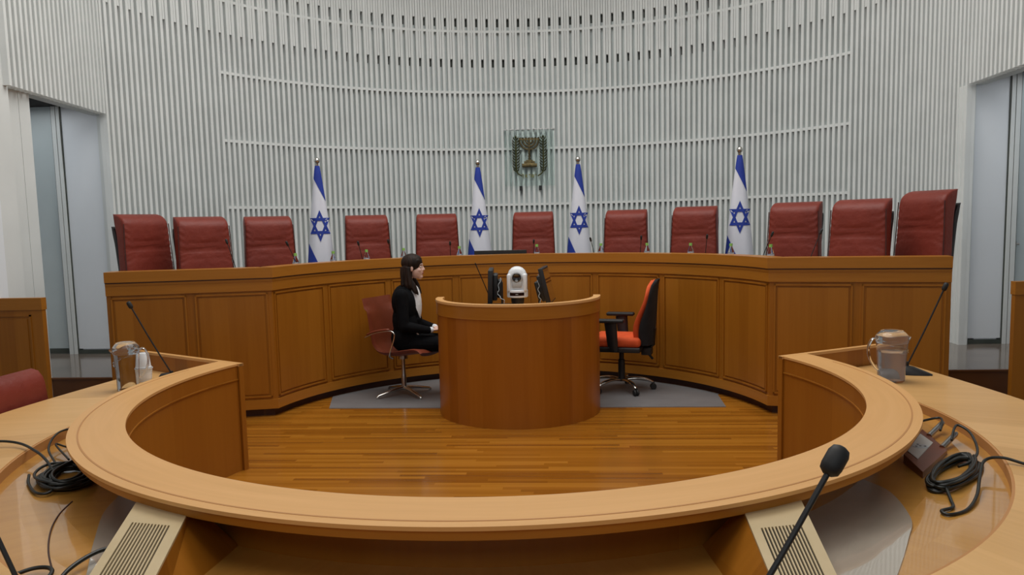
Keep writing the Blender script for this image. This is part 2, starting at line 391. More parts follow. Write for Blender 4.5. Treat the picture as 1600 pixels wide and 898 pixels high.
# door recesses, piers, side walls
def recess(s, xj, nm, num):
    b = BM()
    X = lambda a, c: tuple(sorted((s*a, s*c)))
    x0, x1 = X(xj, xj+.42) if s < 0 else X(xj, xj+.34)
    # white return panel facing the room, grey-green base trim
    box(b, x0, x1, 8.46, 8.52, .36, 3.2); w_ = struct('wall_recess_'+nm, b, M['doorwhite'])
    b = BM(); box(b, x0, x1, 8.455, 8.52, .30, .345); struct('baseboard_'+nm, b, M['greenframe'])
    xe = x1 if s > 0 else x0
    # frame post with dark joints
    b = BM()
    e = abs(xe)
    for a, c, mi in ((0, .012, 1), (.012, .05, 0), (.05, .058, 1), (.058, .105, 0), (.105, .115, 1)):
        q0, q1 = X(e+a, e+c); box(b, q0, q1, 8.44 if mi == 0 else 8.45, 8.53, .30, 3.2, mi)
    struct('trim_'+num, b, [M['pier'], M['greenframe']])
    # door leaf beyond
    d = BM(); q0, q1 = X(e+.115, e+1.4); box(d, q0, q1, 8.50, 8.55, .36, 3.2)
    dr = struct('door_'+('1' if s < 0 else '2'), d, M['doorgrey'])
    d = BM(); box(d, q0, q1, 8.49, 8.50, .301, .36); obj('threshold', d, M['greenframe'], dr)
    if s > 0:
        d = BM(); tube(d, [(e+.125, 8.485, 1.36), (e+.125, 8.485, 1.30)], .014, 10); tube(d, [(e+.125, 8.485, 1.33), (e+.16, 8.47, 1.33)], .01, 8); obj('hinge', d, M['steel'], dr)
    # recess side and ceiling
    b = BM(); q0, q1 = X(6.4, 6.5); box(b, q0, q1, 7.0, 8.6, .3, 3.3); struct('wall_corridor_'+nm, b, M['plaster'])
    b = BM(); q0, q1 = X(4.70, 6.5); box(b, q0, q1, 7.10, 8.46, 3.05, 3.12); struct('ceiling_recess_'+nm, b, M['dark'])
    b = BM()
    b.free()
recess(-1, 4.64, 'left', '3'); recess(1, 4.60, 'right', '4')
area('recess_fill_left', (-5.35, 7.75, 3.03), (0, 0, 0), .9, .9, 6, (.95, .98, 1))  # added fill to lift the dark door recess, no fixture known
area('recess_fill_right', (5.35, 7.75, 3.03), (0, 0, 0), .9, .9, 6, (.95, .98, 1))  # same added fill for the right recess
# grooved jamb piers next to the curved wall
for s, xj, num in ((-1, 4.54, '5'), (1, 4.50, '6')):
    b = BM()
    for k, (a, c, y) in enumerate(((0, .045, 8.40), (.047, .08, 8.425), (.082, .11, 8.45))):
        x0, x1 = sorted((s*(xj+a), s*(xj+c))); box(b, x0, x1, y, 8.6, -.3, LINT-.002)
    struct('trim_'+num, b, M['pier'])
# near pier left of the left opening, smooth wall beyond it
b = BM()
for a, c, o_ in ((6.66, 6.76, .0), (6.765, 6.90, .012), (6.905, 7.05, .03)):
    x = -4.385-(c-6.66)*.12-.03+o_
    box(b, x-.25, x, a, c, -.3, LINT)
struct('trim_7', b, M['pier'])
b = BM(); box(b, -4.50, -4.345, 6.45, 6.66, -.3, TOP); struct('trim_8', b, M['pier'])
b = BM(); box(b, -8, -4.345, 6.34, 6.45, -.4, TOP); struct('wall_left', b, M['plaster'])
b = BM(); box(b, 4.50, 4.75, 6.45, 7.05, -.3, LINT); struct('trim_9', b, M['pier'])
b = BM(); box(b, 4.50, 8, 6.34, 6.45, -.4, TOP); struct('wall_right', b, M['plaster'])
b = BM(); box(b, -8.1, -8, -6, 6.45, -.4, TOP); struct('wall_side_left', b, M['plaster'])
b = BM(); box(b, 8, 8.1, -6, 6.45, -.4, TOP); struct('wall_side_right', b, M['plaster'])
b = BM(); box(b, -8.1, 8.1, -6.1, -6, -.4, TOP); struct('wall_front', b, M['plaster'])
b = BM(); box(b, -8.1, 8.1, -6.1, 12.7, TOP, TOP+.1); struct('ceiling', b, M['ceil'])

# ------------------------------------------------------------------ judges' bench
BX, BY, BR, BTH = .017, 6.339, 2.176, 1.3904
def bth(t): return Vector((BX+BR*sin(t), BY+BR*cos(t)))
NSEG = 12
cornR = bth(BTH); cornL = bth(-BTH); outR = Vector((3.472, 6.40)); outL = Vector((-3.438, 6.40))
arcpts = [bth(-BTH+2*BTH*i/96) for i in range(97)]
bpath = [outL]+arcpts+[outR]                 # left to right, left normal points away from the camera (+Y)
bench = empty('judges_bench', (0, 6.4, 0), 0, 'long curved cherry wood judges bench with panelled front in front of the slatted wall', 'bench')
def bpart(name, bm, m, sm=30):
    o = obj(name, bm, m, bench, sm); o.location = (0, -6.4, 0); return o
b = BM(); sweep(b, bpath, 0, .04, .07, 1.24); bpart('front_panel', b, M['panel'])
b = BM(); sweep(b, bpath, .05, .09, -.0, .07); bpart('plinth', b, M['plinth'])
b = BM(); sweep(b, bpath, -.012, .05, .0702, .155); bpart('base_rail', b, M['band'])
b = BM(); sweep(b, bpath, -.014, .05, 1.123, 1.206); bpart('frieze', b, M['band'])
b = BM(); sweep(b, bpath, -.018, .03, 1.2062, 1.2357); bpart('shadow_gap', b, M['band'])
b = BM(); sweep(b, bpath, -.020, .03, 1.226, 1.2358); bpart('dark_joint', b, M['plinth'])
b = BM(); sweep(b, bpath, -.03, .17, 1.236, 1.325); bpart('parapet_cap', b, M['band'])
b = BM(); sweep(b, bpath, .17, .40, 1.17, 1.20); bpart('desk_surface', b, M['tabletop'])
for s, e in ((-1, outL), (1, outR)):         # end cheeks
    b = BM(); x0, x1 = sorted((e.x, e.x-s*.04)); box(b, x0, x1, e.y+.0, e.y+.62, .0, 1.236); boxuv(b); bpart('end_panel', b, M['panel'])
def field(pts, u0):
    """raised panel with moulded frame following pts (2D) on the bench front"""
    b = BM(); z0, z1 = .175, 1.105
    sweep(b, pts, -.012, .001, z0, z0+.014); sweep(b, pts, -.012, .001, z1-.014, z1)
    def sub(a, c):                            # sub path by fraction
        n = len(pts)-1; out = []
        for k in range(3):
            t = (a+(c-a)*k/2)*n; i = min(int(t), n-1); out.append(pts[i].lerp(pts[i+1], t-i))
        return out
    L = sum((q-p).length for p, q in zip(pts, pts[1:])); f_ = .014/L
    sweep(b, sub(0, f_), -.012, .001, z0, z1); sweep(b, sub(1-f_, 1), -.012, .001, z0, z1)
    n = 10; inner = [None]*0
    n_ = len(pts)-1
    for k in range(11):
        t = (2.2*f_+(1-4.4*f_)*k/10)*n_; i = min(int(t), n_-1); inner.append(pts[i].lerp(pts[i+1], t-i))
    sweep(b, inner, -.009, .001, z0+.03, z1-.03, u0=u0)
    return b
for k in range(8):
    t0 = -BTH+2*BTH*k/8; t1 = t0+2*BTH/8; g = .028/BR
    pts = [bth(t0+g+(t1-t0-2*g)*i/12) for i in range(13)]
    bpart('raised_panel', field(pts, 3.3+k*.7), M['panel'])
for a, c in ((outL, cornL), (cornR, outR)):
    for k in range(2):
        p = a.lerp(c, k/2); q = a.lerp(c, (k+1)/2); d = (q-p).normalized()*.035
        p2 = p+d; q2 = q-d; pts = [p2.lerp(q2, i/4) for i in range(5)]
        bpart('raised_panel', field(pts, 9+k*1.1+a.x), M['panel'])
# judges' platform behind the bench
b = BM()
plat = [outL+Vector((.1, .10))]+[bth(-BTH+2*BTH*i/48)+(bth(-BTH+2*BTH*i/48)-Vector((BX, BY))).normalized()*.12 for i in range(49)]+[outR+Vector((-.1, .10))]
Vb = [[b.verts.new((p.x, p.y, z)) for p in plat] for z in (.0, .299)]
far = []
for z in (.0, .299):
    row = []
    for p in plat:
        d = p-Vector((.05, 7.2)); 
        ang = atan2(p.x-.05, p.y-6.0); row.append(b.verts.new((.05+4.45*sin(max(-1.35, min(1.35, ang*1.05))), 7.9+4.3*cos(max(-1.35, min(1.35, ang*1.05))), z)))
    far.append(row)
n = len(plat)
for i in range(n-1):
    b.faces.new((Vb[1][i], Vb[1][i+1], far[1][i+1], far[1][i])); b.faces.new((Vb[0][i], Vb[1][i], Vb[1][i+1], Vb[0][i+1]))
struct('floor_platform', b, M['carpet'])

# ------------------------------------------------------------------ U-shaped counsel table
TX = 0.058; IY = 4.519; IRAD = 1.962; OY = 4.478; ORAD = 2.184; ZL = .747; ZT = .611; ZG = .563
AX, AY, ARAD = 0.093, 4.165, 2.352
tipL = Vector((-1.779, 5.171)); tipR = Vector((1.872, 5.242)); rimL = Vector((-2.846, 5.791)); rimR = Vector((2.917, 5.839))
table = empty('counsel_table', (0, 3, 0), 0, 'large U-shaped maple counsel table with raised inner ledge, open towards the judges', 'table')
def tpart(name, bm, m, sm=30, parent=None, **k):
    o = obj(name, bm, m, table, sm, **k); o.location = (0, -3, 0); return o
def annulus(bm, inner, outer, z0, z1, l_u=1.0):
    """solid slab between two matched outlines (2D)"""
    l = uvl(bm); S = [0]
    for p, q in zip(outer, outer[1:]): S.append(S[-1]+(q-p).length)
    V = [[bm.verts.new((p.x, p.y, z)) for p in L] for L in (inner, outer) for z in (z0, z1)]
    i0_, i1_, o0_, o1_ = V; n = len(inner)
    for i in range(n-1):
        w0 = (outer[i]-inner[i]).length; w1 = (outer[i+1]-inner[i+1]).length
        for q, uv in (((i1_[i], o1_[i], o1_[i+1], i1_[i+1]), ((S[i], 0), (S[i], w0), (S[i+1], w1), (S[i+1], 0))),
                      ((i0_[i], o0_[i], o0_[i+1], i0_[i+1]), ((S[i], 0), (S[i], w0), (S[i+1], w1), (S[i+1], 0))),
                      ((i0_[i], i1_[i], i1_[i+1], i0_[i+1]), ((S[i], z0), (S[i], z1), (S[i+1], z1), (S[i+1], z0))),
                      ((o0_[i], o1_[i], o1_[i+1], o0_[i+1]), ((S[i], z0), (S[i], z1), (S[i+1], z1), (S[i+1], z0)))):
            f = bm.faces.new(q)
            for lo, c in zip(f.loops, uv): lo[l].uv = c
    for i in (0, -1): bm.faces.new((i0_[i], i1_[i], o1_[i], o0_[i]))
    return bm
def shelf_z(x, y):
    """the sunken shelf falls slightly towards the ledge"""
    r = hypot(x-TX, y-IY); return ZG-.050*max(0, min(1, 1-(r-IRAD-.03)/(.36)))
def ang_of(p, c): return atan2(p.x-c[0], -(p.y-c[1]))
aL = ang_of(tipL, (TX, IY)); aR = ang_of(tipR, (TX, IY))
NI = 160
inner = arc(TX, IY, IRAD, aL, aR, NI)
# outer ledge edge reaches the slanted end board
endL = tipL.lerp(rimL, .07); endR = tipR.lerp(rimR, .07)
oL = ang_of(tipL+(rimL-tipL)*.20, (TX, OY)); oR = ang_of(tipR+(rimR-tipR)*.20, (TX, OY))
outer = arc(TX, OY, ORAD, oL, oR, NI)
b = BM(); annulus(b, inner, outer, ZL-.014, ZL); tpart('ledge', b, M['top'])
fo = [p.lerp(q, .92) for p, q in zip(inner, outer)]; fi = [p.lerp(q, .84) for p, q in zip(inner, outer)]
b = BM(); annulus(b, fi, fo, ZL-.052, ZL-.0141); tpart('ledge_fascia', b, M['band'])
mid0 = [p.lerp(q, .80) for p, q in zip(inner, outer)]; mid1 = [p.lerp(q, .83) for p, q in zip(inner, outer)]
b = BM(); annulus(b, mid0[6:-6], mid1[6:-6], ZL, ZL+.0012); tpart('ledge_inlay', b, M['inlay'])
b = BM(); sweep(b, [p for p in inner], -.004, -.03, -.0, ZL-.0145); tpart('inner_panel', b, M['inner'])
b = BM(); sweep(b, [p for p in inner], .003, -.003, ZL-.112, ZL-.104); tpart('inner_bead', b, M['panel'])
# glossy sunken strip between ledge and table top
gin = arc(TX, IY, IRAD+.03, aL, aR, NI); gout = None
# outer table top
def outline(t):
    """outer edge at parameter angle t"""
    c = (0.069, 4.396); R0 = 2.948
    if abs(t) <= pi/2: return Vector((c[0]+R0*sin(t), c[1]-R0*cos(t)))
    s = 1 if t > 0 else -1; k = (abs(t)-pi/2)/.45
    e = Vector((2.821, 5.777)) if s > 0 else Vector((-2.712, 5.714))
    a = Vector((c[0]+s*R0, c[1])); m_ = Vector((c[0]+s*(R0-.03), 4.874))
    k = min(k, 1); return a*(1-k)**2+m_*2*k*(1-k)+e*k*k
tl, tr = -pi/2-.45, pi/2+.45; n = 160; o2 = [outline(tl+(tr-tl)*i/n) for i in range(n+1)]
i2 = []
for i, p in enumerate(o2):
    t = i/n
    a = (aL-.30)+((aR+.30)-(aL-.30))*t
    i2.append(Vector((AX+ARAD*sin(a), AY-ARAD*cos(a))))
# the inner edge follows the arc, then tucks under the ledge at both ends
i2[0] = tipL.lerp(rimL, .20)+Vector((0, -.02)); i2[-1] = tipR.lerp(rimR, .20)+Vector((0, -.02))
for k in range(1, 14):
    for s_ in (k, n-k):
        e0 = i2[0] if s_ == k else i2[-1]; tgt = i2[14] if s_ == k else i2[n-14]
        i2[s_] = e0.lerp(tgt, k/14)
b = BM()
mid_s = [[a.lerp(c, t) for a, c in zip(gin, i2)] for t in (0, .25, .5, .75, 1)]
for p_, q_ in zip(mid_s, mid_s[1:]): annulus(b, p_, q_, ZG-.03, ZG)
for v in b.verts: v.co.z += shelf_z(v.co.x, v.co.y)-ZG
tpart('sunken_shelf', b, M['trough'])
b = BM(); sweep(b, i2, .0, .011, ZG, ZT-.003); tpart('shelf_edge', b, M['inlay'])
b = BM(); annulus(b, i2, o2, ZT-.04, ZT); tpart('table_top', b, M['tabletop'])
b = BM(); sweep(b, [p for p in o2], .42, .45, FZ, ZG-.09); tpart('outer_skirt', b, M['panel'])
for tp, rm, s in ((tipL, rimL, -1), (tipR, rimR, 1)):
    d = (rm-tp).normalized(); pth = [tp, tp.lerp(rm, .5), rm]
    b = BM(); sweep(b, pth, 0, s*.034, .0, ZL-.0005)
    tpart('end_board', b, M['panel'])
    b = BM(); sweep(b, pth, -s*.002, s*.036, ZL-.018, ZL+.0005); tpart('end_board_cap', b, M['top'])

def sheet(pts, label):  # thin glossy grey slab over part of the sunken shelf
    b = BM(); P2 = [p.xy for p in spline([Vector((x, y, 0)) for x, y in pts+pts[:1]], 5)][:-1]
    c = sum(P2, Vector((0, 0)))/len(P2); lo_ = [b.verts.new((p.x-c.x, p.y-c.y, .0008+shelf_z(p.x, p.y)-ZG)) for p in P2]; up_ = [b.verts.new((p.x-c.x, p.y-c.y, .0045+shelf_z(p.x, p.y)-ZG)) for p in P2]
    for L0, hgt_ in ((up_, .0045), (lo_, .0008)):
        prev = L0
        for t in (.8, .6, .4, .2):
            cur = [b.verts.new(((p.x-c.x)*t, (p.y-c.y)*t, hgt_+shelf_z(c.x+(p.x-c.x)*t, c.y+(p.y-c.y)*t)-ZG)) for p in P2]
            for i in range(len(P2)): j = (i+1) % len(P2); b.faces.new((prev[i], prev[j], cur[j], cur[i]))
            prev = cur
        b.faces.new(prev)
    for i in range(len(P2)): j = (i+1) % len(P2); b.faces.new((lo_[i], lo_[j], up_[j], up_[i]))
    o = obj('grey_sheet', b, M['sheet'], None, 30); o.location = (c.x, c.y, ZG); return tag(o, label, 'desk pad', 'glossy grey sheets on the sunken shelf')
sheet([(1.741, 3.44), (1.768, 3.211), (1.703, 2.867), (1.617, 2.676), (1.464, 2.389), (1.321, 2.15), (1.206, 2.15), (1.292, 2.485), (1.306, 2.771), (1.407, 3.134), (1.569, 3.297)], 'glossy grey pad on the sunken shelf, right of the right vent box')
sheet([(-1.508, 3.268), (-1.412, 2.962), (-1.25, 2.637), (-1.107, 2.37), (-.992, 2.15), (-.906, 2.15), (-.992, 2.485), (-1.116, 2.714), (-1.145, 2.886), (-1.336, 3.106)], 'glossy grey pad on the sunken shelf, left of the left vent box')
b = BM(); tube(b, [(p.x, p.y, shelf_z(p.x, p.y)+.0008) for p in spline([(-1.61, 3.057, 0), (-1.549, 2.882, 0), (-1.459, 2.701, 0), (-1.343, 2.518, 0), (-1.209, 2.345, 0)], 10)], (.003), 6); tpart('shelf_seam', b, M['plinth'])
# vent boxes under the ledge
def vent(name, pts_near, base, label):
    """pts: TL, TR (far), BL, BR (near) as (x, y)"""
    tl_, tr_, bl_, br_ = [Vector(p) for p in pts_near]
    root = empty(name, ((bl_.x+br_.x)/2, (bl_.y+br_.y)/2, ZG), 0, label, 'vent', 'slotted vent boxes under the ledge'); o_ = root.location.copy()
    zt_ = .697; b = BM(); q = []
    base = [Vector(p) for p in base]
    for z, cs4 in ((ZG+.0005, base), (zt_-.008, (bl_, br_, tr_, tl_))):
        q += [b.verts.new((p.x-o_.x, p.y-o_.y, (z if z > ZG+.01 else shelf_z(p.x, p.y)+.0008)-o_.z)) for p in cs4]
    for ix in ((0, 1, 2, 3), (7, 6, 5, 4), (0, 4, 5, 1), (1, 5, 6, 2), (2, 6, 7, 3), (3, 7, 4, 0)): b.faces.new([q[k] for k in ix])
    boxuv(b); obj('housing', b, M['panel'], root)
    # cover plate with slots: strips between openings
    def P(u, v): return (bl_.lerp(br_, u)).lerp(tl_.lerp(tr_, u), v)
    b = BM()
    def plate(u0, u1, v0, v1, z0, z1, bm):
        c = [P(u0, v0), P(u1, v0), P(u1, v1), P(u0, v1)]; qq = []
        for z in (z0, z1): qq += [bm.verts.new((p.x-o_.x, p.y-o_.y, z-o_.z)) for p in c]
        for ix in ((0, 3, 2, 1), (4, 5, 6, 7), (0, 1, 5, 4), (1, 2, 6, 5), (2, 3, 7, 6), (3, 0, 4, 7)): bm.faces.new([qq[k] for k in ix])
    z0, z1 = zt_-.008, zt_
    us, ue, vs, ve = .15, .84, .16, .70
    plate(0, us, 0, 1, z0, z1, b); plate(ue, 1, 0, 1, z0, z1, b); plate(us, ue, 0, vs, z0, z1, b); plate(us, ue, ve, 1, z0, z1, b)
    N_ = 12; pt = (ue-us)/N_
    for k in range(N_-1): plate(us+(k+.55)*pt, us+(k+1)*pt, vs, ve, z0, z1, b)
    plate(us+(N_-1+.55)*pt, ue, vs, ve, z0, z1, b)
    obj('cover', b, M['vent'], root)
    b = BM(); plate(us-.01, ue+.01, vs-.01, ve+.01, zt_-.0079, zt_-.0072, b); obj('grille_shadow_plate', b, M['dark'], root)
    return root
vent('vent_box', ((-1.102, 2.695), (-.872, 2.637), (-.839, 1.892), (-.648, 1.892)), ((-.839, 1.892), (-.633, 1.892), (-.743, 2.704), (-1.102, 2.714)), 'slotted cream vent box below the ledge, left side, beside the coiled cable')
vent('vent_box', ((1.048, 2.637), (1.263, 2.714), (.996, 1.911), (1.163, 1.911)), ((.924, 1.892), (1.163, 1.892), (1.263, 2.733), (.934, 2.723)), 'slotted cream vent box below the ledge, right side, behind the large black microphone')

# ------------------------------------------------------------------ round clerk desk
DX, DY, DR, DH = .028, 6.937, .714, 1.016
desk = empty('clerk_desk', (DX, DY, 0), 0, 'round-fronted cherry wood clerk desk in the middle of the parquet floor', 'desk')
dp = [Vector((-DR, .06))]+arc(0, 0, DR, -pi/2, pi/2, 64)+[Vector((DR, .06))]
def dpart(nm, b, m, sm=30, parent=None): return obj(nm, b, m, parent or desk, sm)
b = BM(); sweep(b, dp, .0, .03, .0, DH-.02); dpart('curved_front', b, M['desk'])
b = BM(); sweep(b, dp, -.008, .0, DH-.125, DH-.02); dpart('upper_band', b, M['band'])
b = BM(); sweep(b, dp, -.012, .05, DH-.02, DH); dpart('rim', b, M['top'])
b = BM(); ring = [b.verts.new((p.x*.955, p.y*.955 if p.y < 0 else p.y, z)) for z in (.725, .755) for p in dp]
b.free()
b = BM(); pts = [Vector((p.x*.955, min(p.y*.955, .06))) for p in dp]+[Vector((.66, .95)), Vector((-.66, .95))]
lo_ = [b.verts.new((p.x, p.y, .725)) for p in pts]; up_ = [b.verts.new((p.x, p.y, .755)) for p in pts]
b.faces.new(lo_[::-1]); b.faces.new(up_)
for i in range(len(pts)): j = (i+1) % len(pts); b.faces.new((lo_[i], lo_[j], up_[j], up_[i]))
boxuv(b); dpart('desk_top', b, M['tabletop'], None)
for x in (-.6, .6):
    b = BM(); box(b, x-.02, x+.02, .86, .90, .0, .725); dpart('leg', b, M['black'], None)

# floor mat under the clerk chairs
b = BM()
mp = [(-1.74, 6.99), (1.85, 6.965)]; cir = []
for i in range(25):
    t = 1.02-2.04*i/24; cir.append((BX+(BR+.02)*sin(t), BY+(BR+.02)*cos(t)))
poly = mp+[(1.87, 7.46)]+cir[0:]+[(-1.85, 7.46)]
lo_ = [b.verts.new((x, y, .0005)) for x, y in poly]; up_ = [b.verts.new((x, y, .005)) for x, y in poly]
b.faces.new(lo_[::-1]); b.faces.new(up_)
for i in range(len(poly)): j = (i+1) % len(poly); b.faces.new((lo_[i], lo_[j], up_[j], up_[i]))
tag(obj('floor_mat', b, M['mat']), 'flat grey floor mat under the clerk desk and swivel chairs', 'mat')

# side wooden screens at the picture edges
def screen(x0, x1, y, zt_, label):
    r = empty('wooden_screen', ((x0+x1)/2, y, FZ), 0, label, 'screen'); w_ = (x1-x0)/2
    b = BM(); box(b, -w_, w_, 0, .05, .0, zt_-FZ); boxuv(b); obj('board', b, M['panel'], r)
    b = BM(); box(b, -w_-.004, w_+.004, -.008, .058, zt_-FZ-.10, zt_-FZ+.002); boxuv(b); obj('top_rail', b, M['band'], r)
    for k in range(3):
        a = -w_+.10+k*(2*w_-.1)/3; c = a+(2*w_-.1)/3-.10
        b = BM(); z0, z1 = .12, zt_-FZ-.14
        box(b, a, c, -.008, 0, z0, z0+.014); box(b, a, c, -.008, 0, z1-.014, z1); box(b, a, a+.014, -.008, 0, z0, z1); box(b, c-.014, c, -.008, 0, z0, z1)
        box(b, a+.035, c-.035, -.006, 0, z0+.035, z1-.035); boxuv(b); obj('raised_panel', b, M['panel'], r)
    return r
screen(-5.95, -3.95, 6.30, 1.125, 'panelled wooden screen at the left edge behind the red chair')
screen(3.90, 5.9, 6.30, 1.125, 'panelled wooden screen at the right edge below the white door')

# ------------------------------------------------------------------ judges' armchairs
def back_loft(bm, W0, W1, H, t0, t1, lean, crease=True, nz=64, nx=30, y_off=0.0, mi=0):
    """padded back: front faces -Y; cross sections are rounded slabs, thicker roll at the top"""
    rings = []
    for j in range(nz+1):
        v = j/nz; z = H*v
        w_ = (W0+(W1-W0)*v)/2
        th = t0+(t1-t0)*max(0, (v-.72)/.28)**1.5
        yc = lean*v*v*H + (max(0, (v-.8)/.2)**2)*.03 + y_off
        # rounding over the top: the shoulder curls backwards
        if v > .90:
            k = (v-.90)/.10; z = H*.90+H*.10*sin(k*pi/2); sh = cos(k*pi/2); th2 = th*max(.10, sh); yc += (th-th2)*.35
            w_ -= .016*(1-sh)
        else: th2 = th
        ring = []; m = 2*nx
        for i in range(m):
            a = 2*pi*i/m; ca, sa = cos(a), sin(a); e = .22
            x = w_*abs(ca)**e*(1 if ca >= 0 else -1); y = th2/2*abs(sa)**.36*(1 if sa >= 0 else -1)
            d = 0
            if crease and y < 0:
                u = x/w_; zz = z/H
                for zc, wd, dep in ((.755, .42, .010), (.715, .46, .008), (.685, .40, .006)):
                    d += 2.3*dep*math.exp(-((zz-zc)/.012)**2)*(1/(1+math.exp((abs(u)-wd)*26)))
                # fan creases towards the edges
                for k in range(4):
                    zl = (.66, .62, .70, .58)[k]+(.07, .09, -.02, .10)[k]*(1-abs(u)); d += .008*math.exp(-((zz-zl)/.012)**2)*max(0, min(1, (abs(u)-.35)*3))
                for k in range(3):
                    zl = .90-.06*k-.16*(1-abs(u)); d += .006*math.exp(-((zz-zl+.012*sin(9*u))/.010)**2)*max(0, min(1, (abs(u)-.50)*3))
                d -= .012*(1-u*u)*sin(pi*min(1, zz*1.05))
            ring.append(bm.verts.new((x, yc+y+d, z)))
        rings.append(ring)
    for a, c in zip(rings, rings[1:]):
        m = len(a)
        for i in range(m): bm.faces.new((a[i], a[(i+1) % m], c[(i+1) % m], c[i])).material_index = mi
    bm.faces.new(rings[0][::-1]).material_index = mi; bm.faces.new(rings[-1]).material_index = mi
    return bm
JZ = .30
def judge_chair():
    r = empty('judge_armchair', (0, 0, 0), 0)
    b = BM(); back_loft(b, .545, .475, 1.02, .13, .185, .05)
    bo = obj('backrest', b, M['leather'], r, 60); bo.location = (0, .22, .47)
    b = BM()
    for s in (-1, 1):
        pp = [(s*(.2725-.035*k/12*.98), .22-.065*(1+.30*max(0, k/12-.72)*3.5)*.86+.051*(k/12)**2, .47+1.0*k/12*.93) for k in range(13)]; tube(b, pp, .0045, 6)
    obj('piping', b, M['piping'], r, 60)
    b = BM(); back_loft(b, .42, .475, .93, .05, .05, .05, False, 24, 16); s_ = obj('back_shell', b, M['black'], r, 60); s_.location = (0, .305, .45)
    b = BM(); box(b, -.26, .26, -.10, .22, .38, .50, 0, .045); obj('seat', b, M['leather'], r, 60)
    for s in (-1, 1):
        b = BM(); tube(b, spline([(s*.30, .20, .46), (s*.31, .18, .66), (s*.31, .1, .68), (s*.31, -.02, .68)], 5), .022, 10); box(b, s*.31-.03, s*.31+.03, -.05, .14, .68, .705, 0, .01); obj('armrest', b, M['black'], r, 60)
    b = BM(); lathe(b, [(.0, .10), (.03, .10), (.03, .38), (.08, .385), (.0, .386)], 16, (0, .08, 0)); obj('column', b, M['steel'], r, 40)
    b = BM()
    for k in range(5):
        a = 2*pi*k/5+.3; tube(b, [(0, .08, .10), (.12*cos(a), .08+.12*sin(a), .085), (.22*cos(a), .08+.22*sin(a), .06)], [.022, .018, .013], 8)
    obj('base', b, M['steel'], r, 40)
    for k in range(5):
        a = 2*pi*k/5+.3; b = BM(); lathe(b, [(0, -.012), (.028, -.012), (.028, .012), (0, .012)], 14, mtx=Matrix.Translation((.22*cos(a), .08+.22*sin(a), .028)) @ Matrix.Rotation(a, 4, 'Z') @ Matrix.Rotation(pi/2, 4, 'X')); obj('caster', b, M['rubber'], r, 40)
    return r
jc = judge_chair()
chairs = [
    (-3.475, 7.13, 66, .035, 'red leather judge armchair, first from the left, beside the left doorway'),
    (-2.955, 7.23, 46, .0, 'red leather judge armchair, second from the left end of the bench'),
    (-2.60, 7.97, 31, .0, 'red leather judge armchair, third from the left, left of the leftmost flag'),
    (-1.79, 8.83, 20, .0, 'red leather judge armchair just right of the leftmost flag, with two microphones before it'),
    (-1.055, 9.22, 10, .0, 'red leather judge armchair just left of the second flag, above the seated woman'),
    (.072, 9.41, -1, -.0, 'red leather judge armchair in the middle, below the wall emblem'),
    (1.15, 9.19, -13, -.005, 'red leather judge armchair just right of the third flag'),
    (1.865, 8.79, -22, .008, 'red leather judge armchair just left of the rightmost flag'),
    (2.68, 7.88, -36, .012, 'red leather judge armchair just right of the rightmost flag'),
    (3.01, 7.08, -44, .01, 'red leather judge armchair, second from the right end of the bench'),
    (3.53, 7.03, -66, .07, 'red leather judge armchair, first from the right, beside the right doorway')]
for i, (x, y, a, dz, lab) in enumerate(chairs):
    o = jc if i == 0 else copy_tree(jc)
    o.location = (x+.25*sin(radians(a)), y-.25*cos(radians(a)), JZ); o.rotation_euler = (0, 0, radians(a)); tag(o, lab, 'armchair', 'red leather armchairs behind the judges bench')
    sc_ = 1+dz/1.49; o.scale = (1, 1, sc_)

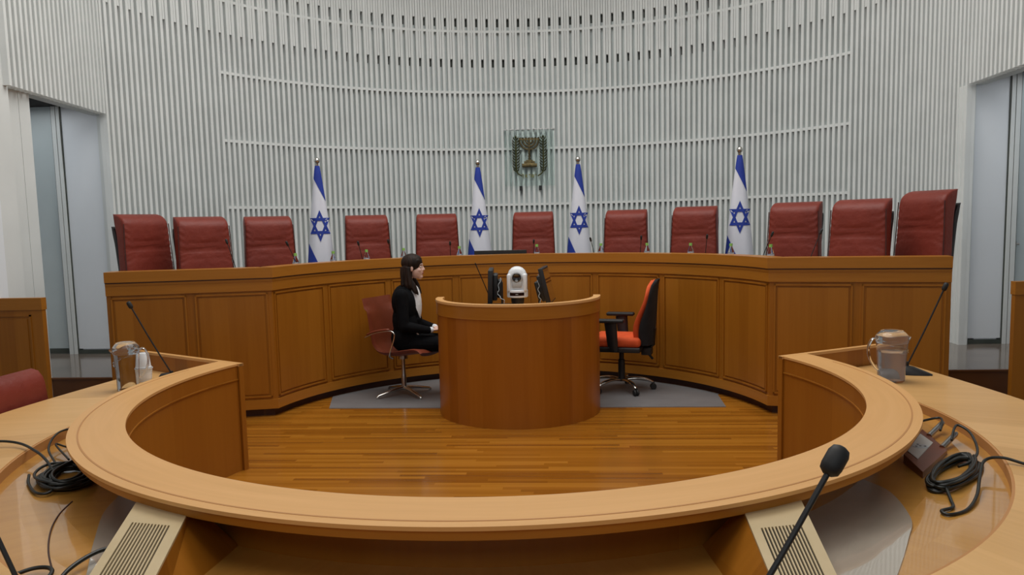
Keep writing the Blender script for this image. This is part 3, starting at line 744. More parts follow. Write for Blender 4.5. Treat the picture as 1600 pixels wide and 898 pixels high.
# ------------------------------------------------------------------ flags
def flag():
    r = empty('flag', (0, 0, 0))
    H = 2.04                                       # pole top above the platform, ball on it
    b = BM(); tube(b, [(0, 0, .03), (0, 0, H)], .011, 10); obj('pole', b, M['steel'], r, 40)
    b = BM(); lathe(b, [(0, H-.012), (.018, H-.010), (.020, H), (.013, H+.006), (.018, H+.014)] + [(.034*cos(t), H+.044+.034*sin(t)) for t in [(-1+2*k/10)*1.3 for k in range(11)]]+[(0, H+.078)], 18); obj('finial', b, M['chrome'], r, 50)
    b = BM(); lathe(b, [(0, 0), (.16, 0), (.16, .012), (.05, .03), (.02, .06), (0, .06)], 28); obj('base', b, M['steel'], r, 40)
    z1 = H-.015; z0 = .62
    def R(z, a=0):
        k = max(0, (z1-z)/(z1-z0)); return .026+.16*k**.88
    def surf(x, z, lift=0):
        """front surface (towards -Y) of the draped cloth at x, z"""
        rr = R(z)+lift; cx_ = .035*((z1-z)/(z1-z0)); x_ = max(-rr*.9999, min(rr*.9999, x-cx_*0))
        fold = .006*sin(x/rr*6.0+1.2)*((z1-z)/(z1-z0))
        return Vector((x, -sqrt(max(1e-8, rr*rr-x_*x_))*.75+fold-lift, z))
    b = BM(); rows = []; ns = 64; nz = 40
    for j in range(nz+1):
        z = z1+(z0-z1)*j/nz; rr = R(z); k = j/nz; row = []
        for i in range(ns):
            a = 2*pi*i/ns; x = rr*cos(a); y = rr*sin(a)*.75
            if y < 0: y += .006*sin(x/rr*6.0+1.2)*k
            else: y += .012*sin(a*7)*k
            row.append(b.verts.new((x, y, z)))
        rows.append(row)
    for p, q in zip(rows, rows[1:]):
        for i in range(ns): b.faces.new((p[i], p[(i+1) % ns], q[(i+1) % ns], q[i]))
    b.faces.new(rows[0]); b.faces.new(rows[-1][::-1])
    cloth = obj('cloth', b, M['flag'], r, 70)
    def patch(name, zs, fa, fb, nx=10, nzz=20):
        bb = BM(); g = []
        for j in range(nzz+1):
            z = zs[0]+(zs[1]-zs[0])*j/nzz; xa, xb = fa(z), fb(z)
            g.append([bb.verts.new(surf(xa+(xb-xa)*i/nx, z, .0022)) for i in range(nx+1)])
        for p, q in zip(g, g[1:]):
            for i in range(nx): bb.faces.new((p[i], p[i+1], q[i+1], q[i]))
        return obj(name, bb, M['blue'], r, 70)
    # upper blue stripe slanting to the right hand edge
    zt_, zb_ = z1+.001, z1-.39
    zk = z1-.14
    def left_edge(z):
        rr = R(z)
        if z > zk: return -rr*.995
        k = (zk-z)/(zk-zb_); return -R(zk)*.995*(1-k)+R(zb_)*.985*k
    patch('blue_stripe', (zt_, zb_), left_edge, lambda z: R(z)*.995, 12, 30)
    # lower blue stripe: triangle growing from the left edge
    zc = z1-.86
    patch('blue_stripe', (zc, z0+.002), lambda z: -R(z)*.995, lambda z: -R(z)*.995+(zc-z)*.55+.001, 10, 24)
    # star of David as flat ribbons lying on the cloth
    bb = BM(); cz, cxx, Rs, wd = z1-.665, .004, .138, .025
    # the cloth cone narrows, so the star is a little wider at its feet
    for ph in (pi/2, -pi/2):
        tri = [(cxx+Rs*.93*cos(ph+2*pi*k/3), cz+Rs*1.28*sin(ph+2*pi*k/3)) for k in range(3)]
        inn = [(cxx+(Rs-2*wd)*.93*cos(ph+2*pi*k/3), cz+(Rs-2*wd)*1.28*sin(ph+2*pi*k/3)) for k in range(3)]
        for k in range(3):
            a0, a1, c0, c1 = tri[k], tri[(k+1) % 3], inn[k], inn[(k+1) % 3]; prev = None
            for j in range(13):
                t = j/12; p = surf(a0[0]+(a1[0]-a0[0])*t, a0[1]+(a1[1]-a0[1])*t, .003); q = surf(c0[0]+(c1[0]-c0[0])*t, c0[1]+(c1[1]-c0[1])*t, .003)
                cur = (bb.verts.new(p), bb.verts.new(q))
                if prev: bb.faces.new((prev[0], cur[0], cur[1], prev[1]))
                prev = cur
    obj('star', bb, M['blue'], r, 70)
    return r
fl = flag()
for i, (x, y, zt_, lab) in enumerate([
    (-2.34, 8.857, 2.421, 'blue and white flag with a six-pointed star, leftmost of the four'),
    (-.61, 9.73, 2.415, 'blue and white star flag, second from left, just left of the wall emblem'),
    (.615, 9.736, 2.419, 'blue and white star flag, third from left, just right of the wall emblem'),
    (2.36, 8.87, 2.405, 'blue and white flag with a six-pointed star, rightmost of the four')]):
    o = fl if i == 0 else copy_tree(fl)
    o.location = (x, y, .30); o.rotation_euler = (0, 0, (.277, .10, -.013, -.188)[i])
    tag(o, lab, 'flag', 'national flags standing behind the judges armchairs')
    o.scale = (1, 1, (zt_+.03-.30)/2.12)

# ------------------------------------------------------------------ wall emblem
em = empty('wall_emblem', (-.093, 12.33, 2.66), 0, 'bronze menorah emblem with olive branches on a glass plate on the slatted wall', 'emblem')
b = BM(); box(b, -.384, .384, -.012, .0, -.43, .42); gp = obj('glass_plate', b, M['emglass'], em)
b = BM(); [box(b, x-.03, x+.03, -.016, .03, .425, .44) for x in [-.36+.09*k for k in range(9)]]; obj('top_clip', b, M['steel'], em)
for x in (-.14, .16):
    b = BM(); box(b, x-.022, x+.022, -.01, .03, -.50, -.43); obj('lower_bracket', b, M['black'], em)
def torus_arc(bm, cx_, cz_, r0, a0, a1, th, y=-.03, n=20, fl_=1):
    tube(bm, [(cx_+r0*cos(a0+(a1-a0)*k/n), y, cz_+r0*sin(a0+(a1-a0)*k/n)) for k in range(n+1)], th, 8)
b = BM(); cz_ = .285
for k, r0 in enumerate((.195, .135, .075)): torus_arc(b, .03, cz_-.02, r0, pi, 2*pi, .017)
tube(b, [(.03, -.03, cz_-.02), (.03, -.03, -.14)], [.016, .02], 8)
box(b, -.18, .24, -.05, -.018, cz_-.025, cz_+.005)
for k in range(7):
    x = .03+(-3+k)*.065; tube(b, [(x, -.034, cz_-.01), (x, -.034, cz_+.022)], [.018, .022], 8)
for z, rr in ((.04, .034), (-.0, .028), (-.06, .036), (-.11, .03)): lathe(b, [(0, z-.012), (rr, z-.006), (rr, z+.006), (0, z+.012)], 12, (.03, -.03, 0))
box(b, -.04, .10, -.055, -.014, -.16, -.135); box(b, -.08, .14, -.06, -.014, -.205, -.16); box(b, -.125, .185, -.065, -.014, -.275, -.205, 0, .006)
mo = obj('menorah', b, M['bronze'], em, 50); mo.scale = (.75, 1, .77); mo.location = (-.022, 0, .066)
for s, xc in ((-1, -.205), (1, .215)):
    b = BM(); st = [(xc, -.03, .28), (xc-.0, -.03, .0), (xc+s*.0, -.03, -.22), (xc-s*.02, -.03, -.33), (xc-s*.09, -.03, -.39)]
    st = spline(st, 6); tube(b, st, .011, 8)
    for k in range(12):
        z = .30-.052*k
        for q in (-1, 1):
            x0 = xc+q*.004; dx = q*(.050 if 0 < k < 11 else .035); b2 = [(x0, -.032, z-.035), (x0+dx*.75, -.04, z-.008), (x0+dx, -.036, z+.028)]
            tube(b, b2, [.006, (.024, .009), .004], 6)
    lathe(b, [(0, -.03), (.02, 0), (0, .05)], 8, (xc, -.033, .31)); ob_ = obj('olive_branch', b, M['olive'], em, 50); ob_.scale = (1, 1, .84); ob_.location = (0, 0, .045)
# inscription: the five Hebrew letters of the name of the state, drawn as strokes (right to left)
b = BM(); h = .052; zb = -.405
def L_(x, segs):
    for s_ in segs: tube(b, [(x+p[0]*.045, -.022, zb+p[1]*h) for p in s_], .009, 6)
L_(.195, [[(0, 1), (.35, .95), (.3, .55)]])                                                        # yod
L_(.115, [[(0, 1), (.05, .1), (1, .15), (1.05, 1)], [(.5, 1), (.45, .15)]])                        # shin
L_(.045, [[(0, .95), (.75, .95), (.95, .7), (.95, 0)]])                                            # resh
L_(-.035, [[(0, 1), (1, .0)], [(.85, 1), (.75, .55)], [(.25, .65), (.05, .35), (.1, 0)]])          # alef
L_(-.11, [[(.1, 1.35), (.1, .95), (.85, .9), (.75, .45), (.35, 0)]])                               # lamed
io = obj('inscription', b, M['gold'], em, 50); io.scale = (.68, 1, .95); io.location = (-.045, 0, .08)

# ------------------------------------------------------------------ microphones
def gooseneck(name, base, tip, hr, hl, sr, label, group=None, base_kind='disc', silver=True, bend=.15, basedir=0, cat='microphone'):
    base = Vector(base); tip = Vector(tip); r = empty(name, base, 0, label, cat, group); d = tip-base
    if base_kind == 'disc':
        b = BM(); lathe(b, [(0, 0), (.035, 0), (.035, .01), (.012, .02), (.012, .035), (0, .035)], 18); obj('base', b, M['black'], r, 40); s0 = Vector((0, 0, .03))
    else:
        L, W_, Hh = base_kind; b = BM(); m_ = Matrix.Rotation(basedir, 4, 'Z'); rings = []
        for t, wv, hv in ((-.42, .55, .35), (-.35, .8, .85), (-.1, 1, 1), (.15, .9, .8), (.45, .55, .3), (.56, .25, .12)):
            rings.append([b.verts.new(m_ @ Vector((L*t, W_/2*wv*x, Hh*hv*z))) for x, z in ((-1, 0), (-.95, .45), (-.6, .9), (0, 1), (.6, .9), (.95, .45), (1, 0))])
        for a, c in zip(rings, rings[1:]):
            for i in range(6): b.faces.new((a[i], a[i+1], c[i+1], c[i]))
            b.faces.new((a[0], c[0], c[-1], a[-1]))
        b.faces.new(rings[0]); b.faces.new(rings[-1]); obj('base', b, M['black'], r, 50); s0 = Vector((0, 0, Hh*.8))
        b = BM(); lathe(b, [(0, Hh*.7), (sr*2.4, Hh*.7), (sr*2.2, Hh*1.25), (0, Hh*1.3)], 14); obj('collar', b, M['rubber'], r, 40)
    dirn = (d-s0).normalized(); up = Vector((0, 0, 1)); e = d-dirn*hl*.8
    mid_ = s0.lerp(e, .5)+(up-dirn*up.dot(dirn))*bend*(d.length*.12)
    b = BM(); tube(b, spline([s0, mid_, e], 8), sr, 8); obj('gooseneck', b, M['black'], r, 50)
    hd = (e-mid_).normalized(); q = hd.to_track_quat('Z', 'Y').to_matrix().to_4x4(); q.translation = e-hd*hl*.15
    b = BM(); lathe(b, [(0, 0), (sr*1.6, .0), (hr*.9, hl*.12), (hr, hl*.3), (hr, hl*.75), (hr*.8, hl*.93), (hr*.4, hl), (0, hl*1.01)], 18, mtx=q); obj('microphone_head', b, M['rubber'], r, 50)
    return r
G_ = 'gooseneck microphones along the judges bench'
bm_tips = [(-2.429, 6.473, 1.559, 'in front of the second armchair from the left'), (-2.204, 7.373, 1.537, 'in front of the third armchair from the left'),
    (-1.701, 8.086, 1.509, 'at the left side of the armchair right of the leftmost flag'), (-1.435, 8.312, 1.518, 'at the right side of the armchair right of the leftmost flag'),
    (-.818, 8.642, 1.477, 'before the armchair left of the second flag'), (.1, 8.788, 1.475, 'before the middle armchair'), (.721, 8.686, 1.485, 'just right of the third flag'),
    (1.254, 8.454, 1.498, 'before the armchair right of the third flag'), (1.855, 7.959, 1.506, 'before the armchair left of the rightmost flag'),
    (2.305, 7.214, 1.531, 'at the left edge of the third armchair from the right'), (2.667, 6.677+.2, 1.543, 'at the right edge of the third armchair from the right')]
for i, (x, y, z, w_) in enumerate(bm_tips):
    rr = Vector((x-BX, y-BY)); 
    if i == 0: tipv = Vector((-2.62, 6.98, 1.575)); 
    elif i == 10: tipv = Vector((2.60, 6.80, 1.553))
    else: tipv = Vector((x, y, z))
    bs = tipv.copy(); bs.z = 1.2
    off = {0: .10, 1: .10, 6: .06, 9: -.10, 10: -.12, 2: .04, 3: .03}.get(i, -.01)
    bs.x += off; bs.y += .08 if i not in (0, 10) else .0
    gooseneck('desk_microphone', bs, tipv, .011, .05, .0035, 'bench microphone '+w_, G_)

# ------------------------------------------------------------------ bottles on the judges' bench
def bottle():
    r = empty('water_bottle', (0, 0, 0))
    b = BM(); lathe(b, [(0, 0), (.026, 0), (.031, .008), (.031, .06), (.028, .075), (.031, .09), (.031, .135), (.026, .155), (.013, .185), (.012, .20), (0, .20)], 20); obj('body', b, M['glasst'], r, 50)
    b = BM(); lathe(b, [(.0316, .085), (.0316, .135)], 20); obj('bottle_label', b, M['label'], r, 50)
    b = BM(); lathe(b, [(0, .196), (.0155, .196), (.0155, .222), (0, .222)], 16); obj('cap', b, M['greencap'], r, 40)
    return r
bt = bottle()
BL = [(-2.133, 7.406, 'at the right edge of the third armchair from the left'), (-1.883, 7.805, 'at the right edge of the leftmost flag'), (-1.617, 8.097, 'in front of the armchair right of the leftmost flag'),
      (-1.28, 8.359, 'left of the seated woman\'s head'), (-.714, 8.625, 'just left of the second flag'), (.134, 8.736, 'in front of the middle armchair'), (.833, 8.596, 'just left of the armchair right of the third flag'),
      (1.304, 8.365, 'at the right edge of the armchair right of the third flag'), (1.706, 8.044, 'in front of the armchair left of the rightmost flag'), (2.025, 7.654, 'in front of the rightmost flag'), (2.272, 7.161, 'at the left foot of the third armchair from the right')]
for i, (x, y, w_) in enumerate(BL):
    o = bt if i == 0 else copy_tree(bt); o.location = (x, y, 1.2); tag(o, 'green-capped water bottle '+w_, 'bottle', 'water bottles along the judges bench')
# dark laptop behind the parapet
lp = empty('laptop', (-.27, 8.74, 1.2), radians(2), 'flat black screen lying on the judges bench left of the middle armchair', 'laptop')
b = BM(); box(b, -.29, .29, -.03, .22, .0, .02, 0, .004); obj('laptop_body', b, M['black'], lp)
b = BM(); box(b, -.29, .29, -.035, -.02, .02, .165, 0, .003); obj('screen', b, M['black'], lp)

# ------------------------------------------------------------------ clerk's leather swivel chair
ch = empty('swivel_chair', (-1.152, 7.545, .005), radians(68), 'brown-red leather swivel chair with chrome arms and four-star foot, under the seated woman', 'chair')
b = BM(); prof = spline([(0, .31, .96), (0, .27, .80), (0, .235, .62), (0, .20, .50), (0, .12, .425), (0, -.02, .415), (0, -.18, .44), (0, -.30, .455), (0, -.345, .43)], 5)
nx = 14; up = []; dn = []
for i, p in enumerate(prof):
    a = prof[max(i-1, 0)]; c = prof[min(i+1, len(prof)-1)]; t = (c-a).normalized(); n_ = Vector((0, t.z, -t.y))
    if n_.z < 0 and i > len(prof)//2: n_ = -n_
    if i <= len(prof)//2 and n_.y > 0: n_ = -n_
    wv = .235+.03*min(1, i/12); ru = []; rd = []
    for k in range(nx+1):
        u = -1+2*k/nx; cup = (.045*u*u) if i > 3 else .02*u*u; ed = .021*sqrt(max(0, 1-abs(u)**6))
        q = p+Vector((u*wv, 0, 0))+n_*cup; ru.append(b.verts.new(q+n_*ed)); rd.append(b.verts.new(q-n_*ed))
    up.append(ru); dn.append(rd)
for A in (up, dn):
    for p, q in zip(A, A[1:]):
        for k in range(nx): b.faces.new((p[k], p[k+1], q[k+1], q[k]))
for k in range(nx): b.faces.new((up[0][k], up[0][k+1], dn[0][k+1], dn[0][k])); b.faces.new((up[-1][k], up[-1][k+1], dn[-1][k+1], dn[-1][k]))
bmesh.ops.remove_doubles(b, verts=b.verts[:], dist=.0005); obj('seat_shell', b, M['leather_dark'], ch, 60)
for s in (-1, 1):
    b = BM(); arm = spline([(s*.27, .245, .60), (s*.285, .12, .645), (s*.29, -.04, .672), (s*.288, -.10, .655), (s*.285, -.10, .60), (s*.27, -.03, .44), (s*.18, 0, .39)], 6)
    tube(b, arm, [(.011, .007)]*len(arm), 10); a_ = obj('armrest', b, M['chrome'], ch, 60)
    b = BM(); ap = [p+Vector((0, 0, .013)) for p in arm[1:14]]; tube(b, ap, [(.008, .004)]+[(.019, .011)]*(len(ap)-2)+[(.008, .004)], 12); obj('arm_pad', b, M['leather_dark'], a_, 60)
b = BM(); lathe(b, [(0, .36), (.05, .362), (.045, .395), (0, .40)], 20); lathe(b, [(0, .06), (.026, .06), (.024, .20), (.02, .21), (.018, .37), (0, .37)], 20); obj('column', b, M['steel'], ch, 40)
b = BM()
for k in range(4):
    a = pi/2*k+radians(28)-radians(68)+.25; d = Vector((cos(a), sin(a), 0)); tube(b, [d*.0+Vector((0, 0, .075)), d*.12+Vector((0, 0, .062)), d*.29+Vector((0, 0, .028)), d*.31+Vector((0, 0, .014))], [(.024, .02), (.02, .016), (.015, .011), (.010, .007)], 10)
    lathe(b, [(0, 0), (.014, 0), (.014, .012), (0, .014)], 12, (d.x*.295, d.y*.295, 0))
obj('star_base', b, M['chrome'], ch, 50)

# ------------------------------------------------------------------ orange office chair
oc = empty('office_chair', (.985, 7.70, .005), radians(-104), 'orange and black office chair on casters, right of the round desk', 'chair')
b = BM(); box(b, -.24, .24, -.27, .22, .455, .55, 0, .035); obj('seat', b, M['orange'], oc, 60)
b = BM(); box(b, -.235, .235, -.26, .22, .405, .458, 0, .015); obj('seat_pan', b, M['black'], oc, 50)
def shell(bm, rear, w0, z0, z1):
    rows = []
    for j in range(25):
        v = j/24; z = z0+(z1-z0)*v; w_ = w0*(.78+.34*sin(pi*min(1, v*1.15)*.62))*(1 if v < .75 else sqrt(max(.03, 1-((v-.75)/.26)**2)))
        fr = .165+.150*v-.030*sin(pi*v)-.022*sin(2*pi*min(1, v*1.1))                      # front face of the padding
        bk = fr+.075-.03*v if not rear else max(fr+.06, .315+.035*v)
        if rear: fr = fr+.045
        yc = (fr+bk)/2; tt = (bk-fr)/2; row = []
        for k in range(20):
            a = 2*pi*k/20; ca, sa = cos(a), sin(a)
            row.append(bm.verts.new((w_*abs(ca)**.5*(1 if ca > 0 else -1), yc+tt*abs(sa)**.6*(1 if sa > 0 else -1)-.028*abs(ca)**2, z)))
        rows.append(row)
    for p, q in zip(rows, rows[1:]):
        for k in range(20): bm.faces.new((p[k], p[(k+1) % 20], q[(k+1) % 20], q[k]))
    bm.faces.new(rows[0][::-1]); bm.faces.new(rows[-1]); return bm
b = BM(); shell(b, False, .225, .50, 1.085); obj('backrest', b, M['orange'], oc, 60)
b = BM(); shell(b, True, .232, .47, 1.095); obj('back_shell', b, M['blackfab'], oc, 60)
b = BM(); tube(b, [(0, .10, .40), (0, .24, .40), (0, .31, .46), (0, .325, .62)], [(.04, .015), (.05, .018), (.05, .018), (.045, .015)], 10); box(b, -.06, .06, .20, .30, .36, .44, 0, .01); tube(b, [(-.08, .24, .37), (-.1, .29, .30)], .012, 8); obj('back_support', b, M['black'], oc, 50)
for s in (-1, 1):
    b = BM(); tube(b, [(s*.15, -.02, .42), (s*.27, -.02, .43), (s*.295, -.03, .48), (s*.295, -.05, .70)], [(.03, .012), (.035, .015), (.05, .018), (.06, .02)], 10); ar = obj('armrest', b, M['black'], oc, 50)
    b = BM(); box(b, s*.295-.045, s*.295+.045, -.20, .08, .70, .735, 0, .014); obj('arm_pad', b, M['rubber'], ar, 50)
b = BM(); lathe(b, [(0, .09), (.035, .09), (.033, .30), (.024, .31), (.024, .41), (.10, .42), (0, .425)], 20); obj('column', b, M['black'], oc, 40)
b = BM()
for k in range(5):
    a = 2*pi*k/5+.62; d = Vector((cos(a), sin(a), 0)); tube(b, spline([Vector((0, 0, .10)), d*.12+Vector((0, 0, .115)), d*.24+Vector((0, 0, .10)), d*.31+Vector((0, 0, .07))], 4), [(.024, .016)]*9+[(.018, .013)]*3+[(.012, .01)], 10)
obj('star_base', b, M['chrome'], oc, 50)
for k in range(5):
    a = 2*pi*k/5+.62; b = BM()
    for s in (-1, 1): lathe(b, [(0, -.010), (.026, -.010), (.03, -.005), (.03, .005), (.026, .010), (0, .010)], 16, mtx=Matrix.Translation((.31*cos(a)-s*.014*sin(a), .31*sin(a)+s*.014*cos(a), .030)) @ Matrix.Rotation(a, 4, 'Z') @ Matrix.Rotation(pi/2, 4, 'X'))
    tube(b, [(.31*cos(a), .31*sin(a), .03), (.31*cos(a), .31*sin(a), .075)], .012, 8); obj('caster', b, M['rubber'], oc, 50)

# ------------------------------------------------------------------ seated woman
W0 = Vector((-1.08, 7.50, 0))
person = empty('person', W0, 0, 'seated woman with long brown hair in black suit, at the round desk', 'person')
def ell(bm, c, r, seg=20, rot=None):
    m_ = Matrix.Translation(c) @ (rot.to_4x4() if rot else Matrix.Identity(4)) @ Matrix.Diagonal((*r, 1))
    bmesh.ops.create_uvsphere(bm, u_segments=seg, v_segments=seg//2+2, radius=1, matrix=m_)
def limb(bm, pts, rs, seg=14):
    tube(bm, pts, rs, seg)
    for p, q in zip(pts, rs):
        rr = q if isinstance(q, (int, float)) else min(q); ell(bm, Vector(p), (rr,)*3, 14)
# local frame: x forward (towards the desk), y away from the camera, z up. Seat height .45
HIP = .53; SH = 1.045; HC = Vector((.075, 0, 1.262))
b = BM()
ell(b, HC+Vector((-.012, 0, .03)), (.092, .074, .092)); ell(b, HC+Vector((.022, 0, -.035)), (.066, .058, .075))        # skull, face
ell(b, HC+Vector((.058, 0, -.092)), (.027, .028, .024)); ell(b, HC+Vector((.03, 0, -.075)), (.05, .046, .03))          # chin, jaw
ell(b, HC+Vector((.062, 0, .020)), (.026, .045, .026)); ell(b, HC+Vector((.078, 0, -.052)), (.013, .022, .011)); ell(b, HC+Vector((.076, 0, -.066)), (.011, .02, .008))
tube(b, [HC+Vector((.074, 0, .018)), HC+Vector((.090, 0, -.006)), HC+Vector((.100, 0, -.024)), HC+Vector((.086, 0, -.034))], [.006, .008, .0095, .007], 10)
for s in (-1, 1):
    ell(b, HC+Vector((.084, s*.011, -.029)), (.010, .008, .007)); ell(b, HC+Vector((.052, s*.036, -.028)), (.026, .018, .02))
    ell(b, HC+Vector((-.008, s*.074, -.012)), (.016, .008, .028))
limb(b, [(.02, 0, 1.20), (.005, 0, 1.12), (-.01, 0, 1.05)], [.047, .047, .06])
ell(b, (-.02, 0, .93), (.095, .15, .15)); ell(b, (-.015, 0, .70), (.095, .14, .16)); ell(b, (-.01, 0, .56), (.12, .16, .10))
for s in (-1, 1):
    sh = Vector((-.02, s*.165, 1.01)); el = Vector((.0, s*.205, .72)); wr = Vector((.235, s*.11, .665))
    limb(b, [sh, sh.lerp(el, .5), el], [.042, .038, .033]); limb(b, [el, el.lerp(wr, .4), wr], [.033, .030, .020])
    # palm and fingers resting together
    f = (Vector((.33, s*.04, .665))-wr).normalized(); sd = Vector((-f.y, f.x, 0))*(-s)
    pc = wr+f*.045; ell(b, pc, (.045, .036, .014), 16, Matrix.Rotation(atan2(f.y, f.x), 3, 'Z'))
    for k, L_f in enumerate((.062, .070, .066, .052)):
        o_ = wr+f*.075+sd*(.024-.016*k); pts_ = [o_, o_+f*L_f*.45+Vector((0, 0, .004)), o_+f*L_f*.8+Vector((0, 0, -.008)), o_+f*L_f+Vector((0, 0, -.018))]
        limb(b, pts_, [.0088, .0085, .0078, .0068], 10)
    th = wr+f*.025+sd*.03; limb(b, [th, th+f*.03+sd*.014, th+f*.055+sd*.012+Vector((0, 0, -.006))], [.011, .0095, .008], 10)
    hp = Vector((.0, s*.085, HIP)); kn = Vector((.46, s*.09, .52)); an = Vector((.44, s*.09, .10))
    limb(b, [hp, hp.lerp(kn, .5), kn], [.078, .066, .052]); limb(b, [kn, kn.lerp(an, .35), an], [.05, .05, .032])
    limb(b, [an, an+Vector((.06, 0, -.045)), an+Vector((.15, 0, -.055))], [.032, .03, .024])
body = fused('body', b, M['skin'], .0045, person, 2)
for s in (-1, 1):
    b = BM(); ell(b, HC+Vector((.0735, s*.031, .003)), (.009, .013, .0075), 12); e_ = obj('eye', b, M['eye'], person, 60)
    b = BM(); ell(b, HC+Vector((.0785, s*.032, .003)), (.006, .006, .006), 10); obj('iris', b, M['iris'], e_, 60)
    b = BM(); tube(b, spline([HC+Vector((.083, s*.012, .020)), HC+Vector((.082, s*.030, .026)), HC+Vector((.068, s*.048, .020))], 4), [.002]+[.0034]*7+[.002], 6); obj('eyebrow', b, M['hair'], person, 60)
b = BM(); ell(b, HC+Vector((.086, 0, -.053)), (.006, .019, .005), 12); ell(b, HC+Vector((.085, 0, -.062)), (.006, .016, .005), 12); obj('lips', b, M['lip'], person, 60)
# hair: parted cap swept behind the ear, long fall on the back and locks over the shoulders
b = BM(); ell(b, HC+Vector((-.020, 0, .042)), (.104, .086, .090), 28); ell(b, HC+Vector((-.055, 0, -.02)), (.062, .084, .10)); ell(b, HC+Vector((-.068, 0, -.06)), (.052, .082, .10)); ell(b, HC+Vector((.022, 0, .070)), (.056, .062, .048), 24)
for s in (-1, 1):
    ell(b, HC+Vector((-.012, s*.030, .030)), (.078, .050, .072), 24); ell(b, HC+Vector((.030, s*.030, .058)), (.044, .040, .034), 20)
    for k, (x0, ln) in enumerate(((-.105, .22), (-.090, .25), (-.070, .26), (-.050, .25), (-.035, .24))):
        y0 = s*(.030+.011*k); wob = .010*(-1)**k
        pts_ = spline([HC+Vector((x0, y0, .0)), HC+Vector((x0-.002, y0+s*.010, -.07)), HC+Vector((x0+wob, y0+s*.018, -.08-ln*.35)), HC+Vector((x0+.022-wob, y0+s*.015, -.04-ln*.75))], 5)
        tube(b, pts_, [(.026, .022)]*(len(pts_)-5)+[.022, .019, .015, .010, .004], 10)
    for k in range(2):
        pts_ = spline([HC+Vector((-.035, s*.068, -.06)), HC+Vector((-.02+.006*k, s*(.076+.004*k), -.12)), HC+Vector((.000+.014*k, s*(.086-.004*k), -.17)), HC+Vector((.010+.018*k, s*(.090-.010*k), -.215)), HC+Vector((.030+.020*k, s*(.086-.010*k), -.255-.012*k))], 5)
        tube(b, pts_, [.017]*(len(pts_)-5)+[.016, .014, .012, .008, .003], 10)
fused('hair', b, M['hair'], .0042, person, 4)
# white shirt front and collar
b = BM(); ell(b, (.080, 0, .90), (.058, .088, .19)); limb(b, [(.055, .03, 1.06), (.085, 0, .98)], [.022, .02]); limb(b, [(.055, -.03, 1.06), (.085, -.01, .98)], [.022, .02]); ell(b, (.035, 0, 1.04), (.058, .068, .05))
for s in (-1, 1):
    wr = Vector((.235, s*.11, .665)); limb(b, [wr+Vector((-.03, s*.012, .003)), wr+Vector((.008, -s*.004, 0))], [.029, .029], 14)
fused('shirt', b, M['shirt'], .006, person, 2)
# black jacket: open front with lapels, sleeves
b = BM()
ell(b, (-.045, 0, .93), (.105, .175, .165)); ell(b, (-.045, 0, .75), (.105, .155, .19)); ell(b, (-.045, 0, .58), (.125, .175, .14)); ell(b, (-.03, 0, 1.02), (.075, .14, .075))
for s in (-1, 1):
    ell(b, (.015, s*.095, .90), (.085, .075, .16)); ell(b, (.02, s*.085, .72), (.085, .075, .14)); ell(b, (.0, s*.10, .58), (.11, .085, .12))
    tube(b, spline([(.005, s*.075, 1.09), (.040, s*.092, 1.00), (.070, s*.088, .90), (.10, s*.050, .79), (.095, s*.03, .66)], 5), [(.022, .02)]*16+[(.032, .03)]*5, 12)
    sh = Vector((-.02, s*.175, 1.005)); el = Vector((.0, s*.212, .715)); wr = Vector((.215, s*.12, .665))
    limb(b, [sh, sh.lerp(el, .5), el], [.064, .058, .053]); limb(b, [el, el.lerp(wr, .5), wr], [.052, .046, .036])
fused('jacket', b, M['suit'], .006, person, 3)
b = BM(); ell(b, (-.02, 0, .535), (.135, .175, .095))
for s in (-1, 1):
    hp = Vector((.0, s*.088, HIP+.005)); kn = Vector((.465, s*.09, .525)); an = Vector((.445, s*.09, .09))
    limb(b, [hp, hp.lerp(kn, .5), kn], [.092, .080, .066]); limb(b, [kn, kn.lerp(an, .5), an], [.064, .058, .052])
fused('trousers', b, M['suit'], .007, person, 3)
for s in (-1, 1):
    b = BM(); limb(b, [(.43, s*.09, .055), (.50, s*.09, .045), (.60, s*.09, .035)], [.038, .036, .026]); box(b, .40, .62, s*.09-.035, s*.09+.035, .008, .022, 0, .004); fused('shoe', b, M['black'], .005, person, 2)

# ------------------------------------------------------------------ camera dome on the desk
pz = empty('video_camera', (.012, 7.15, .757), 0, 'white dome-headed video camera with black lens on a stand on the round desk', 'camera')
b = BM(); lathe(b, [(0, .232), (.090, .232), (.096, .238), (.096, .295), (.090, .302), (0, .302)], 40); obj('camera_base', b, M['white'], pz, 40)
b = BM(); lathe(b, [(.0965, .252), (.0975, .252), (.0975, .280), (.0965, .280)], 60)
bmesh.ops.delete(b, geom=[v for v in b.verts if v.co.y > -.067], context='VERTS'); obj('badge_window', b, M['lens'], pz, 40)
b = BM(); box(b, -.012, .012, -.0990, -.0976, .262, .267); obj('maker_mark', b, M['grayplastic'], pz)
b = BM(); lathe(b, [(0, .303), (.088, .303), (.092, .32), (.092, .40), (.088, .44), (.074, .475), (.050, .500), (.022, .512), (0, .514)], 44)
for v in b.verts:
    if v.co.y < -.055: v.co.y = -.055-(-.055-v.co.y)*.25
obj('dome', b, M['white'], pz, 60)
b = BM(); 
for s in (-1, 1): box(b, s*.071-.020, s*.071+.020, -.075, .06, .285, .45, 0, .018)
obj('yoke', b, M['white'], pz, 60)
b = BM(); lathe(b, [(0, 0), (.048, 0), (.052, .01), (.052, .022), (.042, .026), (.040, .016), (0, .016)], 36, mtx=Matrix.Translation((0, -.058, .415)) @ Matrix.Rotation(pi/2, 4, 'X'))
box(b, -.045, .045, -.082, -.05, .325, .385, 0, .012); obj('lens_housing', b, M['grayplastic'], pz, 50)
